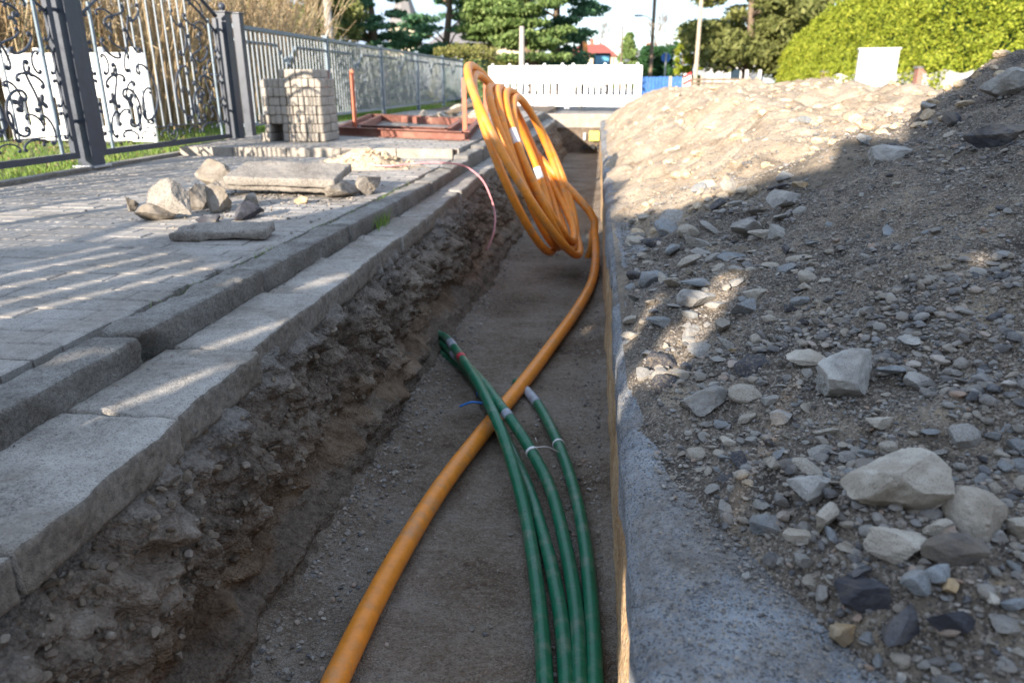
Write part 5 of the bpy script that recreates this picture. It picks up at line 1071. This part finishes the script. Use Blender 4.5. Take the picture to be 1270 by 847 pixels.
BP = sorted(spt(x_, y_, None) for x_, y_ in ((762, 268), (820, 262), (880, 246), (960, 222), (1045, 205)))
BP += [(b[0], b[1]+1.1) for b in sorted(spt(x_, y_, None) for x_, y_ in ((1120, 190), (1180, 160), (1262, 108))) if b[0] > BP[-1][0]+.05]; print('BP', BP)
def vT(u): return -4.2+2.0*(min(u, .1)-u0)/(.1-u0)
def top(u): return max(.3, (np.interp(u, [-3.2, -2.85, -2.7, -2.0, -1.75]+[b[0] for b in BP]+[BP[-1][0]+1.2, 4.4], [1.55, 2.2, 5.0, 5.0, 4.0]+[b[1] for b in BP]+[BP[-1][1]+1.1, BP[-1][1]+2.2])-vT(u))/CT)
ed = [u0]; segs = []
for s_ in slots:
    if s_[0] > ed[-1]: nk = max(1, int((s_[0]-ed[-1])/.12)); segs += [(ed[-1]+(s_[0]-ed[-1])*k/nk, ed[-1]+(s_[0]-ed[-1])*(k+1)/nk, None) for k in range(nk)]
    a = max(s_[0], ed[-1]); segs.append((a, max(a, s_[1]), s_)); ed.append(max(a, s_[1]))
segs += [(ed[-1]+(u1-ed[-1])*k/16, ed[-1]+(u1-ed[-1])*(k+1)/16, None) for k in range(16)]
hb = thing('shade_screen', 'added unseen slotted screen behind the camera, shaping shade and sun streaks', 'screen', (0, 0, 0))
for a, b_, s_ in segs:
    if b_-a < .004: continue
    pa, pb = Vector((*xy(a, vT(a)), 0)), Vector((*xy(b_, vT(b_)), 0)); T_ = top((a+b_)/2); rng_ = [(0, T_)] if s_ is None else [(0, max(.02, (s_[2]-vT(a))/CT)), (min(T_-.02, (s_[3]-vT(a))/CT), T_)]
    for z0, z1 in rng_:
        if z1-z0 < .01: continue
        mb = MB(); d_ = (pb-pa).normalized(); mb.bar((pa+pb)/2+Vector((0, 0, z0)), (pa+pb)/2+Vector((0, 0, z1)), (pb-pa).length+.001, .012, d_); mb.build('board', M['ply'], hb)
# ------------------------------------------------------------------ light, sky, camera
sc = bpy.context.scene
w = bpy.data.worlds.new('World'); sc.world = w; w.use_nodes = True; nt = w.node_tree; bg = nt.nodes['Background']
sky = nt.nodes.new('ShaderNodeTexSky'); sky.sky_type = 'NISHITA'; sky.sun_disc = False; sky.sun_elevation = EL; sky.sun_rotation = AZ+math.pi; sky.altitude = 50; sky.air_density = 1.0; sky.dust_density = .35; sky.ozone_density = 2.2
tc = nt.nodes.new('ShaderNodeTexCoord'); mp = nt.nodes.new('ShaderNodeMapping'); mp.inputs['Scale'].default_value = (1, 1, 4.5); nt.links.new(tc.outputs['Generated'], mp.inputs[0]); n1 = noise(nt, mp.outputs[0], 2.6, 8, .6, .3)
c = mixc(nt, ramp(nt, n1, [(.38, (0.72,)*3), (.62, (.97,)*3)]), sky.outputs[0], (1.62, 1.95, 2.5)); nt.links.new(c, bg.inputs[0]); bg.inputs[1].default_value = .15
sd = bpy.data.lights.new('sun', 'SUN'); sd.energy = 3.7; sd.angle = R(.5); sd.color = (1, .88, .74); so = bpy.data.objects.new('sun', sd); C.objects.link(so)
dirv = Vector((math.sin(AZ)*math.cos(EL), math.cos(AZ)*math.cos(EL), -math.sin(EL))); so.rotation_euler = dirv.to_track_quat('-Z', 'Y').to_euler(); so.location = (-10, -20, 12)
cd = bpy.data.cameras.new('camera'); cam = bpy.data.objects.new('camera', cd); C.objects.link(cam); cd.sensor_width = 36; cd.lens = 36*FPX/1270; cd.clip_start = .02; cd.clip_end = 1500
Mx = Matrix((RT, UP, -FW)).transposed().to_4x4(); Mx.translation = CAM; cam.matrix_world = Mx
cd.dof.use_dof = True; cd.dof.focus_distance = 1.75; cd.dof.aperture_fstop = 4.2; sc.camera = cam
sc.render.engine = 'CYCLES'; sc.cycles.use_denoising = True; sc.cycles.max_bounces = 6; sc.cycles.diffuse_bounces = 3; sc.cycles.transparent_max_bounces = 4
sc.view_settings.view_transform = 'Standard'; sc.view_settings.look = 'None'; sc.view_settings.exposure = 1.78; sc.view_settings.gamma = 1
